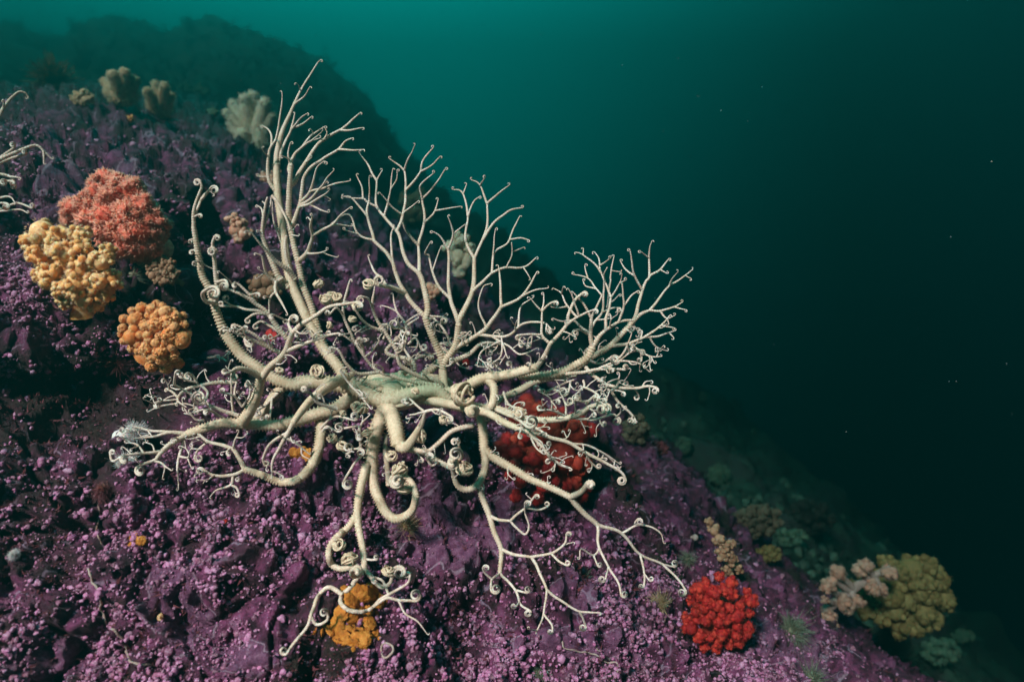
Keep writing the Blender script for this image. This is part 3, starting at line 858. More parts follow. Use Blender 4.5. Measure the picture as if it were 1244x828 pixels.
4.5 3 .91 - ~4 | K 214,472 290,560 320,635 370,670
3.5 3 + - ~4 | K 292,562 355,575
3 2.5 + - ~3 | K 312,625 295,655
7.5 6 1.0 1.03 | D 275,435 150,470 60,550 0,590 C 870,580
8 6 .96 .98 ~6 | C 760,575 880,600 960,650 1040,690
4 3 .95 .96 ~5 | C 960,650 930,680 895,640
4 3 .94 .95 ~4 | C 1100,600 1085,530
4 3 .95 .97 | C 370,100 430,190 480,240 560,330
7 4 1.09 1.07 | G 520,600 500,540 350,490 420,400 480,330 540,280
5 3 1.10 - | G 505,560 460,480 440,450
5 3 1.10 - ~3 | G 515,540 560,515 620,510
8 4 1.12 1.08 | G 740,550 850,505 930,440 1050,440
5 3 1.10 1.10 ~4 | G 720,490 670,440 730,430 690,340 640,290
4 3 1.08 1.08 ~4 | G 480,440 530,410 560,470
4 3 1.08 1.08 ~4 | G 610,270 700,280
4 2.5 1.1 1.1 ~3 | G 880,400 830,370 800,385
12 8 1.12 1.08 | G 560,640 650,570 720,480
4 3 1.1 1.1 ~5 | G 330,410 360,330 330,320
4 3 1.1 1.1 ~5 | G 420,420 440,350 390,340
4 2.5 1.08 1.08 ~3 | G 1000,610 960,580 905,575
4 2.5 1.08 1.08 ~3 | G 1050,600 1000,560 985,550
4 2.5 1.08 1.08 ~3 | G 1110,600 1110,560
4 3 1.08 1.1 | B 160,525 220,520 280,545 285,490
"""
# ball-like knots of rolled-up tendrils: crop, x, y, radius in local pixels, depth
KNOTS = """C 1120,245 88 .97|C 1125,700 60 .94|C 730,700 55 .93|C 760,800 60 .93|B 885,165 42 .90|B 945,160 42 .92|B 838,72 36 .94|B 905,325 26 .92|L 462,185 58 .85|L 400,105 42 .87
B 832,610 52 .90|C 320,512 34 .95|C 500,330 40 .98|C 530,480 34 .96|C 860,500 50 .96|B 1072,212 30 .84|B 1045,290 26 .88|D 560,350 46 .93|G 240,75 38 .93|C 830,225 24 .95|C 380,560 36 .93
G 20,150 40 .92|G 520,725 22 .98|C 440,120 16 .98|C 385,360 20 .90|L 690,260 40 .84|C 1000,400 34 .95|C 680,620 40 .95|C 470,320 40 .98|B 600,600 24 .96"""

def parse(txt):
    out = []
    for ln in txt.strip().split('\n'):
        h, p = ln.split('|'); h = h.split(); pts = []; c = None
        for tok in p.split():
            if tok in CROP: c = CROP[tok]
            else:
                x, y = map(float, tok.split(',')); pts.append((c[0] + x / c[2], c[1] + y / c[2]))
        curl = float(h[4][1:]) if len(h) > 4 else 0
        out.append(dict(w0=float(h[0]), w1=float(h[1]), d1=h[2], d0=h[3], curl=curl, pts=np.array(pts)))
    return out
def clampdepth(q, w, far=False):
    """keep an arm resting on the rock instead of inside it"""
    lim = np.array([rockdepth(x, y, far=far) for x, y in q[::2, :2]]); lim = np.interp(np.arange(len(q)), np.arange(0, len(q), 2), lim)
    lim = lim - (w * .5 / FPX + .009)
    k = 4; lp = np.pad(lim, k, mode='edge'); mn = np.min(np.stack([lp[i:i + len(lim)] for i in range(2 * k + 1)]), 0)
    d = np.minimum(q[:, 2], mn); dp = np.pad(d, k, mode='edge')
    return np.mean(np.stack([dp[i:i + len(d)] for i in range(2 * k + 1)]), 0)
def grow(mb, strokes, green=None, defcurl=1.0, wscale=.86):
    hist = np.zeros((0, 4)); starts = np.array([s['pts'][0] for s in strokes])
    for si, s in enumerate(strokes):
        p2 = s['pts'].copy(); inh = None
        if len(hist):
            dd = np.hypot(hist[:, 0] - p2[0, 0], hist[:, 1] - p2[0, 1]); kk = dd.argmin()
            if dd[kk] < 14: inh = hist[kk]
        if s['d0'] == '-' or s['d0'] == '+':
            d0 = inh[2] if inh is not None else 1.0
            if inh is not None: p2[0] = inh[:2]
        else: d0 = float(s['d0'])
        d1 = d0 + (random.uniform(-.035, .02) if s['d1'] == '+' else float(s['d1']) - d0)
        seg = np.concatenate([[0], np.cumsum(np.hypot(*np.diff(p2, axis=0).T))]); u = seg / seg[-1]
        if s['d1'] != '+': d1 += random.uniform(-.012, .012)
        q = np.column_stack([p2, d0 + (d1 - d0) * u]); curl = s['curl']
        leaf = np.hypot(*(starts - p2[-1]).T).min() > 5
        if not curl and leaf and s['w1'] < 4.5: curl = defcurl * random.uniform(.7, 1.25)
        q = catmull(q, .6)
        if len(q) > 14 and s['w0'] < 8:                               # living arms are never quite smooth curves
            ph = random.uniform(0, 99); a = np.stack([noise(np.column_stack([q[:, 0] * .05, q[:, 1] * .05, np.full(len(q), ph + 20 * k)])) for k in range(2)], 1)
            q[:, :2] += a * 1.3 * np.minimum(1, np.minimum(np.arange(len(q)), 12) / 12)[:, None]
        if curl:
            t = q[-1, :2] - q[-4, :2]; ang = math.atan2(t[1], t[0]); k0 = max(0, len(q) - 14)
            t0 = q[min(k0 + 4, len(q) - 1), :2] - q[k0, :2]; turn = (ang - math.atan2(t0[1], t0[0]) + math.pi) % (2 * math.pi) - math.pi
            sg = 1 if turn > .02 else -1 if turn < -.02 else random.choice((-1, 1))
            tot = 2 * math.pi * (random.uniform(1.25, 1.9) if curl > 2.4 else random.uniform(.3, .7)); rr = curl; x, y, d = q[-1]; sp = []
            tilt = random.uniform(-.8, .8) * .0012 * (curl > 2.4); a = 0
            while a < tot:
                da = .6 / max(rr, 1.3); ang += sg * da; a += da; rr = curl * (1 - .62 * a / tot)
                x += math.cos(ang) * .6; y += math.sin(ang) * .6; d += tilt - .00012 * curl; sp.append((x, y, d))
            n0 = len(q); q = np.vstack([q, sp])
        w = np.interp(np.linspace(0, 1, len(q)), [0, 1], [s['w0'], s['w1']]) * wscale
        if s['w1'] < 4.5 and leaf: w *= np.interp(np.arange(len(q)), [0, max(1, len(q) - 30), len(q)], [1, .95, .5])
        q[:, 2] = clampdepth(q, w)
        if inh is not None and s['d0'] == '-':
            m = min(len(q), 14); q[:m, 2] = np.minimum(q[:m, 2], inh[2] * (1 - np.linspace(0, 1, m)) + q[:m, 2] * np.linspace(0, 1, m) + .002)
        hist = np.vstack([hist, np.column_stack([q, w])])
        P3 = np.stack([(q[:, 0] - CX) / FPX * q[:, 2], q[:, 2], -(q[:, 1] - CY) / FPX * q[:, 2]], 1)
        scale = q[:, 2] / FPX; w = w * np.interp(w, [2, 6], [.86, 1]); wm = np.maximum(w, 1.15)
        smooth_top = s['pts'][:, 1].mean() > 452 or s['w0'] > 12
        per = (np.maximum(.30 * w, 3.3) if smooth_top else np.maximum(.40 * w, 3.1)) * scale
        gv = np.zeros(len(q)) if green is None else green(q)
        tube(mb, P3, wm * .5 * scale, 16 if s['w0'] > 7 else 10, period=per, amp=.015 if smooth_top else .08, teeth=(.42 if s['w0'] > 4.5 else .10) * (1 if smooth_top else .5), rings=.4 if smooth_top else .95,
             tone=(0, np.clip(w / 14, 0, 1), gv), sphase=random.uniform(0, 6))
    return hist
def star_green(q):
    g1 = np.exp(-(((q[:, 0] - 500) / 52) ** 2 + ((q[:, 1] - 470) / 16) ** 2)) * .75
    g2 = .22 * sm(q[:, 0], 570, 640) * (1 - sm(q[:, 0], 720, 790)) * sm(q[:, 1], 455, 480) * (1 - sm(q[:, 1], 520, 560))  # green ambient light on the shaded right arms, tinted into the skin
    return np.clip(g1 + g2, 0, .8)
def knot(mb, cx, cy, r, d, n=11, w=None):
    """a tendril rolled into a ball: loops round a common centre, each a little smaller"""
    c = px(cx, cy, d); rw = r * d / FPX; w = w or max(2.6, r * .27)
    ax = rng.normal(size=3); ax /= np.linalg.norm(ax); pts = []
    for k in range(n):
        ax = ax + rng.normal(size=3) * .38; ax /= np.linalg.norm(ax)
        u = np.cross(ax, [.3, .5, .8]); u /= np.linalg.norm(u); v = np.cross(ax, u); t = np.linspace(0, 5.6, 30); s = rw * rng.uniform(.55, .95)
        pts.append(c + ax * rw * rng.uniform(-.3, .3) + s * (np.cos(t)[:, None] * u + np.sin(t)[:, None] * v * rng.uniform(.7, 1)))
    for p in pts:
        n_ = len(p); tube(mb, p, w * .5 * d / FPX * np.linspace(1, .6, n_), 8, period=2.6 * d / FPX, amp=.06, tone=(0, np.full(n_, .8), np.zeros(n_)), rings=.5)

mb = MB()
strokes = parse(STAR)
twig_rng = random.Random(11); pool = []
for st in strokes:                                                    # short curled side tendrils crowding the middle of the animal
    if st['w0'] > 13: continue
    for k in range(len(st['pts']) - 1):
        a, b = st['pts'][k], st['pts'][k + 1]; L_ = math.hypot(*(b - a)); m = a + (b - a) * twig_rng.uniform(.2, .8)
        if 150 < m[0] < 800 and 395 < m[1] < 590 and L_ > 6 and twig_rng.random() < .62 * (1.3 if 330 < m[0] < 700 else .8):
            ang = math.atan2(*(b - a)[::-1]) + twig_rng.choice((-1, 1)) * twig_rng.uniform(.5, 1.3); ln = twig_rng.uniform(7, 20); bend = twig_rng.uniform(-.9, .9)
            pts = [m, m + ln * .5 * np.array([math.cos(ang), math.sin(ang)])]; pts.append(pts[1] + ln * .5 * np.array([math.cos(ang + bend), math.sin(ang + bend)]))
            pool.append(dict(w0=min(3.0, st['w0'] * .6), w1=1.5, d1='+', d0='-', curl=twig_rng.choice((0, 0, 1.5, 2.2, 3.0)), pts=np.array(pts)))
            if twig_rng.random() < .55:
                a2 = ang + bend + twig_rng.choice((-1, 1)) * .9; pool.append(dict(w0=2.1, w1=1.4, d1='+', d0='-', curl=twig_rng.choice((0, 0, 2.2)), pts=np.array([pts[1], pts[1] + twig_rng.uniform(5, 11) * np.array([math.cos(a2), math.sin(a2)])])))
strokes += pool
H = grow(mb, strokes, star_green)
# central disc: a low five-lobed cushion with radial shields running into the arms, and the shaded mouth beneath
D0 = px(489, 474, 1.06); v, f = ico(4)
az = np.arctan2(v[:, 1], v[:, 0]); lob = 1 + .16 * np.cos(5 * (az + .3)) * np.sqrt(np.clip(1 - v[:, 2] ** 2, 0, 1))
dv = v * np.array([.080, .060, .020]) * lob[:, None]
rid = np.exp(-((((az * 5 / math.pi) % 2) - 1) / .35) ** 2) * .006 * np.clip(v[:, 2], 0, 1); dv[:, 2] += rid
low = v[:, 2] < 0; dv[low, 2] *= 1 + .5 * np.clip(1 - np.hypot(dv[low, 0], dv[low, 1]) / .05, 0, 1)
dv += .004 * noise(v * 3)[:, None] * v
tilt = R(14); cs, sn = math.cos(tilt), math.sin(tilt)
dv = np.stack([dv[:, 0], dv[:, 1] * cs - dv[:, 2] * sn * -1, dv[:, 2] * cs - dv[:, 1] * sn * -1], 1)
tg = np.stack([np.full(len(v), .9), np.full(len(v), .9), np.clip(.25 + .75 * v[:, 2] + .5 * noise(v * 4), 0, .85)], 1)
mb.add(D0 + dv, f, tg)
for k in range(5):                                                    # paired radial shields on the disc
    for sgn in (-1, 1):
        aa = (k + .25) * 2 * math.pi / 5 + sgn * np.linspace(.34, .10, 14); rr_ = np.linspace(.22, 1.02, 14)
        q = np.stack([np.cos(aa) * rr_ * .080, np.sin(aa) * rr_ * .060, .021 * np.sqrt(np.clip(1.08 - rr_ ** 2 * .98, 0, 1))], 1)
        q = np.stack([q[:, 0], q[:, 1] * cs + q[:, 2] * sn, q[:, 2] * cs + q[:, 1] * sn], 1)
        tube(mb, D0 + q, np.linspace(.0035, .008, 14), 10, tone=(0, np.full(14, .8), np.full(14, .12)), rings=.2)
star = mb.build('basket_star', M_STAR, origin=D0)
tag(star, 'large cream basket star with branching curled arms spread over the purple rock', 'basket star')
for tok in KNOTS.replace('\n', '|').split('|'):
    c, xy, r, d = tok.split(); c = CROP[c]; x, y = map(float, xy.split(',')); x, y = c[0] + x / c[2], c[1] + y / c[2]
    k = MB(); r = float(r) / c[2]; dd = min(float(d), rockdepth(x, y) - r / FPX); knot(k, x, y, r, dd)
    k.build('curled_tendril', M_STAR, star, origin=D0)

# the second basket star, mostly cut off by the left edge
S2 = """
7 3 1.2 1.15 ~2 | Z -60,420 0,250 40,180 90,130 125,135 140,155
4 3 + - | Z 22,215 20,175
7 3 1.15 1.12 | Z -80,520 0,470 90,430 175,400 220,430 262,470
4 2.5 + - | Z 218,428 222,492
5 3 1.15 1.15 ~3 | Z -20,480 60,420 75,400
5 3 1.15 1.15 ~3 | Z -20,500 60,465 125,445
5 2.5 1.1 1.1 ~3 | Z -60,560 0,545 60,560 78,600
4 2.5 + - | Z 50,553 100,565
5 2.5 1.1 1.1 ~3 | Z -60,600 0,585 60,580
4 2.5 + - ~4 | Z -20,590 10,600
5 2.5 1.08 1.1 | Z -60,680 0,665 50,660 80,690
5 2.5 1.06 1.1 ~3 | Z -60,740 0,720 90,690 155,712
4 2.5 1.06 1.1 | Z -30,735 40,728 100,720 140,742
4 2.5 1.06 1.1 ~4 | Z -50,690 -10,690 30,690
12 7 1.15 1.1 | Z -300,620 -180,600 -80,530
10 6 1.1 1.1 | Z -300,620 -160,660 -50,700
10 6 1.1 1.1 | Z -300,620 -180,590 -50,580
9 6 1.15 1.1 | Z -300,620 -180,520 -60,420
"""
mb = MB(); grow(mb, parse(S2)); o2 = px(-70, 225, 1.1)
v, f = ico(3); mb.add(o2 + v * np.array([.05, .05, .02]), f, np.tile([.9, .8, .3], (len(v), 1)))
star2 = mb.build('basket_star', M_STAR, origin=o2)
tag(star2, 'pale basket star cut off by the left edge, only thin arm tips showing', 'basket star')

# ------------------------------------------------------------------ soft corals and other life on the rock
def composite(mb, c, r, nsub=12, fuzz=0, sub=2, fz=.12, core=.80, mbp=None):
    """one knobbly lobe: a core carrying smaller knobs, each of them beaded with polyps"""
    blobs(mb, [c], [r * core], sub=sub, squash=.12, jit=.05)
    d = rng.normal(size=(nsub, 3)); d /= np.linalg.norm(d, axis=1)[:, None]
    sr = r * rng.uniform(.22, .38, nsub) * (13 / max(nsub, 10)) ** .4; sp = c + d * r * rng.uniform(.68, .88, nsub)[:, None]
    blobs(mb, sp, sr, sub=sub if r > .012 else 1, squash=.15, jit=.07)
    if fuzz:
        for q, rr in zip(np.vstack([sp, [c]]), np.append(sr, r * .85)): polyps(mbp or mb, q, rr, max(5, int(fuzz * (rr / r) * 2)), r * fz)
def polyps(mb, c, r, n, s):
    d = rng.normal(size=(n, 3)); d /= np.linalg.norm(d, axis=1)[:, None]; p = c + d * r
    u = np.cross(d, rng.normal(size=(n, 3))); u /= np.linalg.norm(u, axis=1)[:, None]; w = np.cross(d, u)
    vs = []
    L_ = s * rng.uniform(.8, 1.7, (n, 1)); b = s * .28
    for a in (0, 2.09, 4.19): vs.append(p + b * (math.cos(a) * u + math.sin(a) * w))
    vs.append(p + d * L_ + rng.normal(size=(n, 3)) * s * .25)
    V = np.stack(vs, 1).reshape(-1, 3); i = np.arange(n)[:, None] * 4
    F = np.concatenate([i + np.array([[0, 1, 3]]), i + np.array([[1, 2, 3]]), i + np.array([[2, 0, 3]])])
    mb.add(V, F, np.repeat(rng.uniform(.3, 1, (n, 1)), 4, 0) * np.ones((1, 3)))

def coral(name, label, cat, base, lobes, m, depth=None, stalk=True, fuzz=0, nsub=12, zr=.9, lobe_name='lobe', group=None, sm_=None, back=True, simple=False, lift=0., sub=2, fzl=.12, core=.80):
    """lobes: (x, y, r) in photograph pixels; each becomes a knobbly lobe of its own"""
    p, n = on_rock(*base)
    xs_ = np.array(lobes, float); cx, cy = xs_[:, 0].mean(), xs_[:, 1].mean(); ex = max(np.ptp(xs_[:, 0]), np.ptp(xs_[:, 1])) / 2 + xs_[:, 2].mean()
    d0 = depth if depth else p[1] - zr * .55 * ex * p[1] / FPX - lift
    t = thing(name, p, label, cat, group); c0 = px(cx, cy, d0)
    if stalk:
        mbs = MB(); k = np.linspace(0, 1, 12)[:, None]; P_ = (p - n * .02) * (1 - k) + c0 * k; ex_w = ex * d0 / FPX
        tube(mbs, P_, ex_w * (.55 - .20 * np.sin(k[:, 0] * 3.1)), 14); mbs.build('stalk', sm_ or m, t, p)
    for x, y, r in xs_:
        rr = min(1., math.hypot(x - cx, y - cy) / (ex + 1e-6)); dz = math.sqrt(max(0, 1 - rr * rr)) * ex * zr * .8
        d = d0 - dz * d0 / FPX * .8 + rng.uniform(-.15, .15) * r * d0 / FPX
        mbl = MB(); mbp = MB()
        if simple: 
            blobs(mbl, [px(x, y, d)], [r * d / FPX * .93], sub=3, squash=.22, jit=.015); dd0 = rng.normal(size=(46, 3)); dd0 /= np.linalg.norm(dd0, axis=1)[:, None]; blobs(mbl, px(x, y, d) + dd0 * r * d / FPX * .86, np.full(46, r * d / FPX * .2), sub=1, squash=.3)
            cc = px(x, y, d); rw_ = r * d / FPX
            if fuzz:
                dd = rng.normal(size=(fuzz, 3)); dd /= np.linalg.norm(dd, axis=1)[:, None]; polyps(mbp, cc, rw_ * .95, fuzz * 2, rw_ * .11)
        else: composite(mbl, px(x, y, d), r * d / FPX, nsub, fuzz, sub, fzl, mbp=mbp, core=core)
        lo_ = mbl.build(lobe_name, m, t, p)
        if mbp.n: mbp.build('polyps', m, lo_, p)
    if back:                                                            # the side away from the camera
        mbb = MB()
        for k in range(9):
            a = rng.uniform(0, 6.28); rr = rng.uniform(.1, .7) * ex; rl = xs_[:, 2].mean()
            composite(mbb, px(cx + math.cos(a) * rr, cy + math.sin(a) * rr, d0 + rng.uniform(.3, .6) * ex * d0 / FPX), rl * d0 / FPX, 8, fuzz // 2, 1)
        mbb.build('rear_lobes', m, t, p)
    return t
def cloud(cx, cy, w, h, r, n, jit=.25, seed=0, fill=1.):
    """evenly spread lobe spots filling an ellipse"""
    g_ = np.random.default_rng(seed); out = []; tries = 0; sp = 1.25
    while len(out) < n and tries < 4000:
        tries += 1; a = g_.uniform(0, 6.28); k = math.sqrt(g_.uniform(0, 1)); rr = r * g_.uniform(1 - jit, 1 + jit)
        x, y = cx + math.cos(a) * k * (w / 2 - rr * .8), cy + math.sin(a) * k * (h / 2 - rr * .8)
        if all(math.hypot(x - u, y - v_) > sp * (rr + s) * .55 for u, v_, s in out): out.append((x, y, rr))
        if tries % 400 == 0: sp *= .92
    return out

coral('soft_coral', 'knobbly yellow orange soft coral in front of the vermilion one', 'soft coral', (105, 372),
      [(52, 283, 20), (40, 296, 14), (75, 283, 13), (97, 284, 13), (98, 300, 13), (80, 308, 16), (46, 312, 14), (60, 335, 17), (48, 334, 10), (100, 325, 17), (122, 318, 15), (130, 305, 12), (118, 342, 16), (92, 345, 17),
       (76, 352, 13), (135, 340, 14), (100, 363, 14), (80, 366, 11), (116, 373, 9), (128, 358, 12), (66, 300, 14)], M_YEL, fuzz=60, nsub=24, fzl=.10, core=.66, sm_=M_YEL)
coral('soft_coral', 'fuzzy vermilion soft coral behind the yellow knobbly one', 'soft coral', (175, 305),
      [(128, 218, 14), (145, 224, 14), (160, 232, 14), (120, 232, 14), (138, 240, 16), (90, 254, 14), (106, 248, 14), (84, 266, 11), (110, 266, 17), (130, 262, 17), (155, 258, 17), (175, 250, 14), (185, 266, 15), (130, 284, 16), (150, 282, 18), (172, 280, 17),
       (190, 284, 13), (148, 300, 15), (168, 300, 15), (185, 300, 12), (196, 272, 11)], M_REDOR, fuzz=110, nsub=16, fzl=.21)
coral('soft_coral', 'round orange soft coral of tight globes below the yellow coral', 'soft coral', (195, 425), cloud(188, 400, 94, 74, 8.0, 40, .45, 3) + [(198, 436, 9), (210, 432, 8), (186, 434, 8), (202, 446, 8), (216, 441, 7), (184, 445, 7)], M_ORA, fuzz=130, simple=True, lobe_name='globe', zr=1.25, stalk=True)
coral('soft_coral', 'small drab brown soft coral in shade under the vermilion coral', 'soft coral', (200, 342), cloud(198, 330, 42, 38, 6, 16, .2, 4), M_BROWN, nsub=7, sub=1)
coral('soft_coral', 'bright scarlet soft coral on the lower right rock edge', 'soft coral', (880, 775), cloud(875, 745, 96, 102, 8.2, 40, .35, 5), M_RED, fuzz=26, nsub=9, sm_=M_RUST, zr=.9, fzl=.2)
# large red coral under the right arms: rusty flesh with crimson heads
coral('soft_coral', 'wide rust and crimson soft coral half hidden under the basket star arms', 'soft coral', (665, 560),
      [(640, 505, 20), (665, 520, 24), (700, 525, 20), (625, 540, 18), (650, 550, 24), (680, 555, 26), (705, 565, 16), (640, 570, 18), (670, 580, 20), (695, 590, 16), (615, 555, 12)], M_RUST, nsub=14, zr=.25, stalk=False, fuzz=14)
tr = bpy.data.objects[-1] if False else [o for o in C.objects if o.get('label', '').startswith('wide rust')][0]
for i, (x, y, r) in enumerate([(640, 487, 10), (655, 495, 9), (622, 500, 9), (606, 545, 10), (625, 548, 10), (616, 532, 8), (640, 530, 9), (682, 522, 10), (697, 523, 9), (718, 522, 10), (690, 540, 8), (640, 575, 9), (660, 590, 9), (625, 565, 8), (684, 548, 11), (679, 557, 10), (688, 583, 15), (695, 570, 11),
                               *[(rng.uniform(612, 714), rng.uniform(498, 606), rng.uniform(4, 7.5)) for _ in range(46)], (702, 560, 10), (664, 572, 9), (708, 548, 9), (712, 590, 9), (650, 560, 8), (632, 585, 8), (706, 602, 9), (660, 516, 9), (652, 605, 9), (610, 560, 8)]):
    d = rockdepth(x, y) - .045 - .035 * math.sqrt(max(0, 1 - ((x - 663) / 62) ** 2 - ((y - 548) / 70) ** 2)) if rockdepth(x, y) < 3 else 1.2
    k = MB(); c = px(x, y, d); rw_ = r * d / FPX; blobs(k, [c], [rw_ * .9], sub=2, squash=.1, jit=.03)
    polyps(k, c, rw_ * .88, 160, rw_ * .22)
    k.build('crimson_head', M_REDD, tr, np.array(tr.location))
# upper left: dim corals on the far part of the rock
def finger_coral(label, base, fingers, m, r0=9, thick=.5):
    p, n = on_rock(*base); t = thing('soft_coral', p, label, 'soft coral'); d0 = p[1] - .03
    for x0, y0, x1, y1, r in fingers:
        k = MB(); u = np.linspace(0, 1, 9)[:, None]; a, b = px(x0, y0, d0), px(x1, y1, d0 - rng.uniform(-.02, .06)); q = a * (1 - u) + b * u
        w = r * d0 / FPX * (.75 + .35 * np.sin(np.linspace(.2, 2.6, 9))); tube(k, q, w, 10)
        blobs(k, [b], [r * d0 / FPX * .92], sub=2, squash=.1, jit=.04)
        for qq, ww in zip(q[2:], w[2:]): polyps(k, qq, ww, 46, ww * .28)
        polyps(k, b, r * d0 / FPX * .9, 90, r * d0 / FPX * .28); k.build('finger', m, t, p)
    return t
finger_coral('pale beige soft coral with blunt fingers left of the tallest arms', (310, 178),
             [(305, 170, 276, 138, 6), (305, 172, 284, 128, 7), (305, 172, 298, 122, 8), (308, 172, 308, 119, 8), (308, 175, 322, 127, 8), (312, 175, 330, 142, 7), (300, 178, 284, 152, 8), (306, 180, 305, 148, 12), (318, 182, 318, 158, 11), (300, 185, 296, 165, 10)], M_PALE)
finger_coral('brownish soft coral beside its twin near the top left ridge', (150, 125), [(150, 122, 128, 100, 6), (150, 122, 138, 92, 7), (150, 122, 152, 90, 7), (152, 122, 164, 98, 6), (148, 125, 134, 112, 8), (152, 125, 160, 112, 8)], M_BEIGE)
finger_coral('small tan soft coral right of the brownish twin coral', (194, 140), [(194, 140, 180, 112, 6), (194, 140, 190, 104, 6), (194, 140, 200, 106, 6), (196, 140, 207, 118, 6), (192, 140, 186, 126, 8), (196, 140, 202, 128, 8)], M_BEIGE)
coral('soft_coral', 'low rounded beige soft coral left of the brownish twin', 'soft coral', (100, 124), cloud(100, 118, 30, 22, 6, 9, .2, 8), M_BEIGE, nsub=8, sub=1, back=False)
coral('soft_coral', 'small fuzzy pink soft coral left of the tall white arms', 'soft coral', (292, 288), [(284, 268, 9), (292, 272, 9), (287, 280, 10), (297, 284, 9), (290, 290, 8)], M_PINK, fuzz=22, nsub=8, back=False)
coral('soft_coral', 'tiny pink globe coral seen between the middle arms', 'soft coral', (525, 362), [(522, 350, 8), (530, 354, 8), (524, 360, 7)], M_PINK, nsub=8, back=False)
coral('soft_coral', 'whitish soft coral behind the right middle arms', 'soft coral', (560, 335), [(548, 300, 10), (560, 292, 11), (572, 302, 10), (555, 312, 12), (568, 318, 11), (560, 328, 10)], M_PALE, nsub=9, back=False, sub=1)
coral('soft_coral', 'dull beige soft coral behind the left middle arms', 'soft coral', (505, 275), [(495, 245, 11), (508, 240, 11), (500, 258, 12), (513, 262, 11), (492, 265, 9)], M_BEIGE, nsub=9, back=False, sub=1)
coral('soft_coral', 'shaded brown soft coral hidden behind the thick upright arms', 'soft coral', (322, 358), [(312, 345, 11), (326, 340, 11), (318, 356, 11), (332, 354, 10)], M_BROWN, nsub=8, back=False, sub=1)
coral('soft_coral', 'faint orange soft coral beside the upper left arm fan', 'soft coral', (330, 225), [(322, 215, 7), (330, 222, 8), (336, 212, 7)], M_PINK, nsub=8, back=False, sub=1)
# lower right
coral('soft_coral', 'brown clustered soft coral above the scarlet coral', 'soft coral', (885, 680), [(862, 635, 6), (868, 645, 7), (874, 655, 8), (882, 662, 8), (890, 660, 6), (878, 672, 9), (888, 678, 9), (896, 690, 7), (884, 692, 8), (870, 640, 5)], M_BROWN, stalk=False, nsub=9, fuzz=12, back=False, sub=1)
t = coral('soft_coral', 'big olive soft coral at the lower right rim', 'soft coral', (1085, 775), cloud(1096, 722, 128, 108, 15, 24, .2, 11), M_OLIVE, depth=1.75, fuzz=30, nsub=12, sm_=M_STALK)
# pink coral with a bare pale stem leaning over the olive coral
p, n = on_rock(985, 758); t = thing('soft_coral', p, 'pink tufted soft coral with pale bare stem leaning across the olive coral', 'soft coral')
k = MB(); tube(k, catmull(np.array([(978, 756, 0), (1010, 735, 0), (1040, 712, 0), (1080, 688, 0)], float), 3) @ np.zeros((3, 3)) + np.array([px(a, b, c) for a, b, c in
     [(x, y, 1.62 - .06 * u) for u, (x, y, _) in zip(np.linspace(0, 1, len(catmull(np.array([(978, 756, 0), (1010, 735, 0), (1040, 712, 0), (1080, 688, 0)], float), 3))), catmull(np.array([(978, 756, 0), (1010, 735, 0), (1040, 712, 0), (1080, 688, 0)], float), 3))]]), 
     np.interp(np.linspace(0, 1, len(catmull(np.array([(978, 756, 0), (1010, 735, 0), (1040, 712, 0), (1080, 688, 0)], float), 3))), [0, .5, 1], [.010, .013, .005]), 12); k.build('stem', M_STALK, t, p); stem_v = np.array([px(x, y, 1.62 - .06 * u) for u, x, y in zip(np.linspace(0, 1, 20), np.interp(np.linspace(0, 3, 20), range(4), (978, 1010, 1040, 1080)), np.interp(np.linspace(0, 3, 20), range(4), (756, 735, 712, 688)))])
for x, y, r in [(1018, 695, 10), (1004, 712, 9), (1050, 688, 10), (1042, 692, 7), (1080, 696, 10), (1060, 714, 10), (1072, 716, 8), (1026, 732, 11), (1042, 730, 8), (1008, 750, 9), (1012, 762, 8), (1002, 728, 5), (985, 733, 4), (990, 746, 4), (1012, 704, 6), (1030, 740, 7)]:
    k = MB(); d = 1.56; composite(k, px(x, y, d), r * d / FPX, 14, 40, 1, fz=.2); o = k.build('polyp_tuft', M_PINKD, t, p); c_ = px(x, y, d); b_ = stem_v[np.linalg.norm(stem_v - c_, axis=1).argmin()]; k = MB(); u_ = np.linspace(0, 1, 6)[:, None]; tube(k, b_ * (1 - u_) + c_ * u_, np.linspace(.009, .006, 6), 8); k.build('branchlet', M_STALK, o, p)
# far reef at right, dim green clumps
for lab, x, y, w, h, m in [('pale green soft coral above the rim, brightest of the distant ones', 958, 652, 46, 26, M_GREEN), ('distant green tufted coral upper left of the brightest green one', 873, 576, 28, 28, M_GREEN), ('tiny distant green coral nearest the right arm tips', 830, 541, 20, 24, M_GREEN),
                           ('distant small green coral highest on the right slope', 851, 482, 18, 14, M_GREEN), ('dim brownish coral mound left of the dark green mound', 920, 632, 62, 44, M_DIM), ('dim dark green coral mound on the right slope', 982, 628, 64, 46, M_DARK),
                           ('dull reddish coral lump behind the right arm tips', 772, 522, 36, 44, M_DIM), ('green coral patch hugging the slope left of the pale green coral', 934, 672, 34, 22, M_OLIVE), ('dim red brown coral lump near the crest', 800, 545, 26, 22, M_CRIM),
                           ('dim green coral below the olive coral at the frame edge', 1142, 790, 52, 36, M_GREEN), ('faint green coral beyond the olive coral', 1170, 772, 30, 18, M_GREEN)]:
    coral('soft_coral', lab, 'soft coral', (x, y + h * .3), cloud(x, y, w, h, max(4.5, min(w, h) * .22), 12, .25, int(x)), m, nsub=9, sub=1, back=False, fuzz=12, stalk=False)
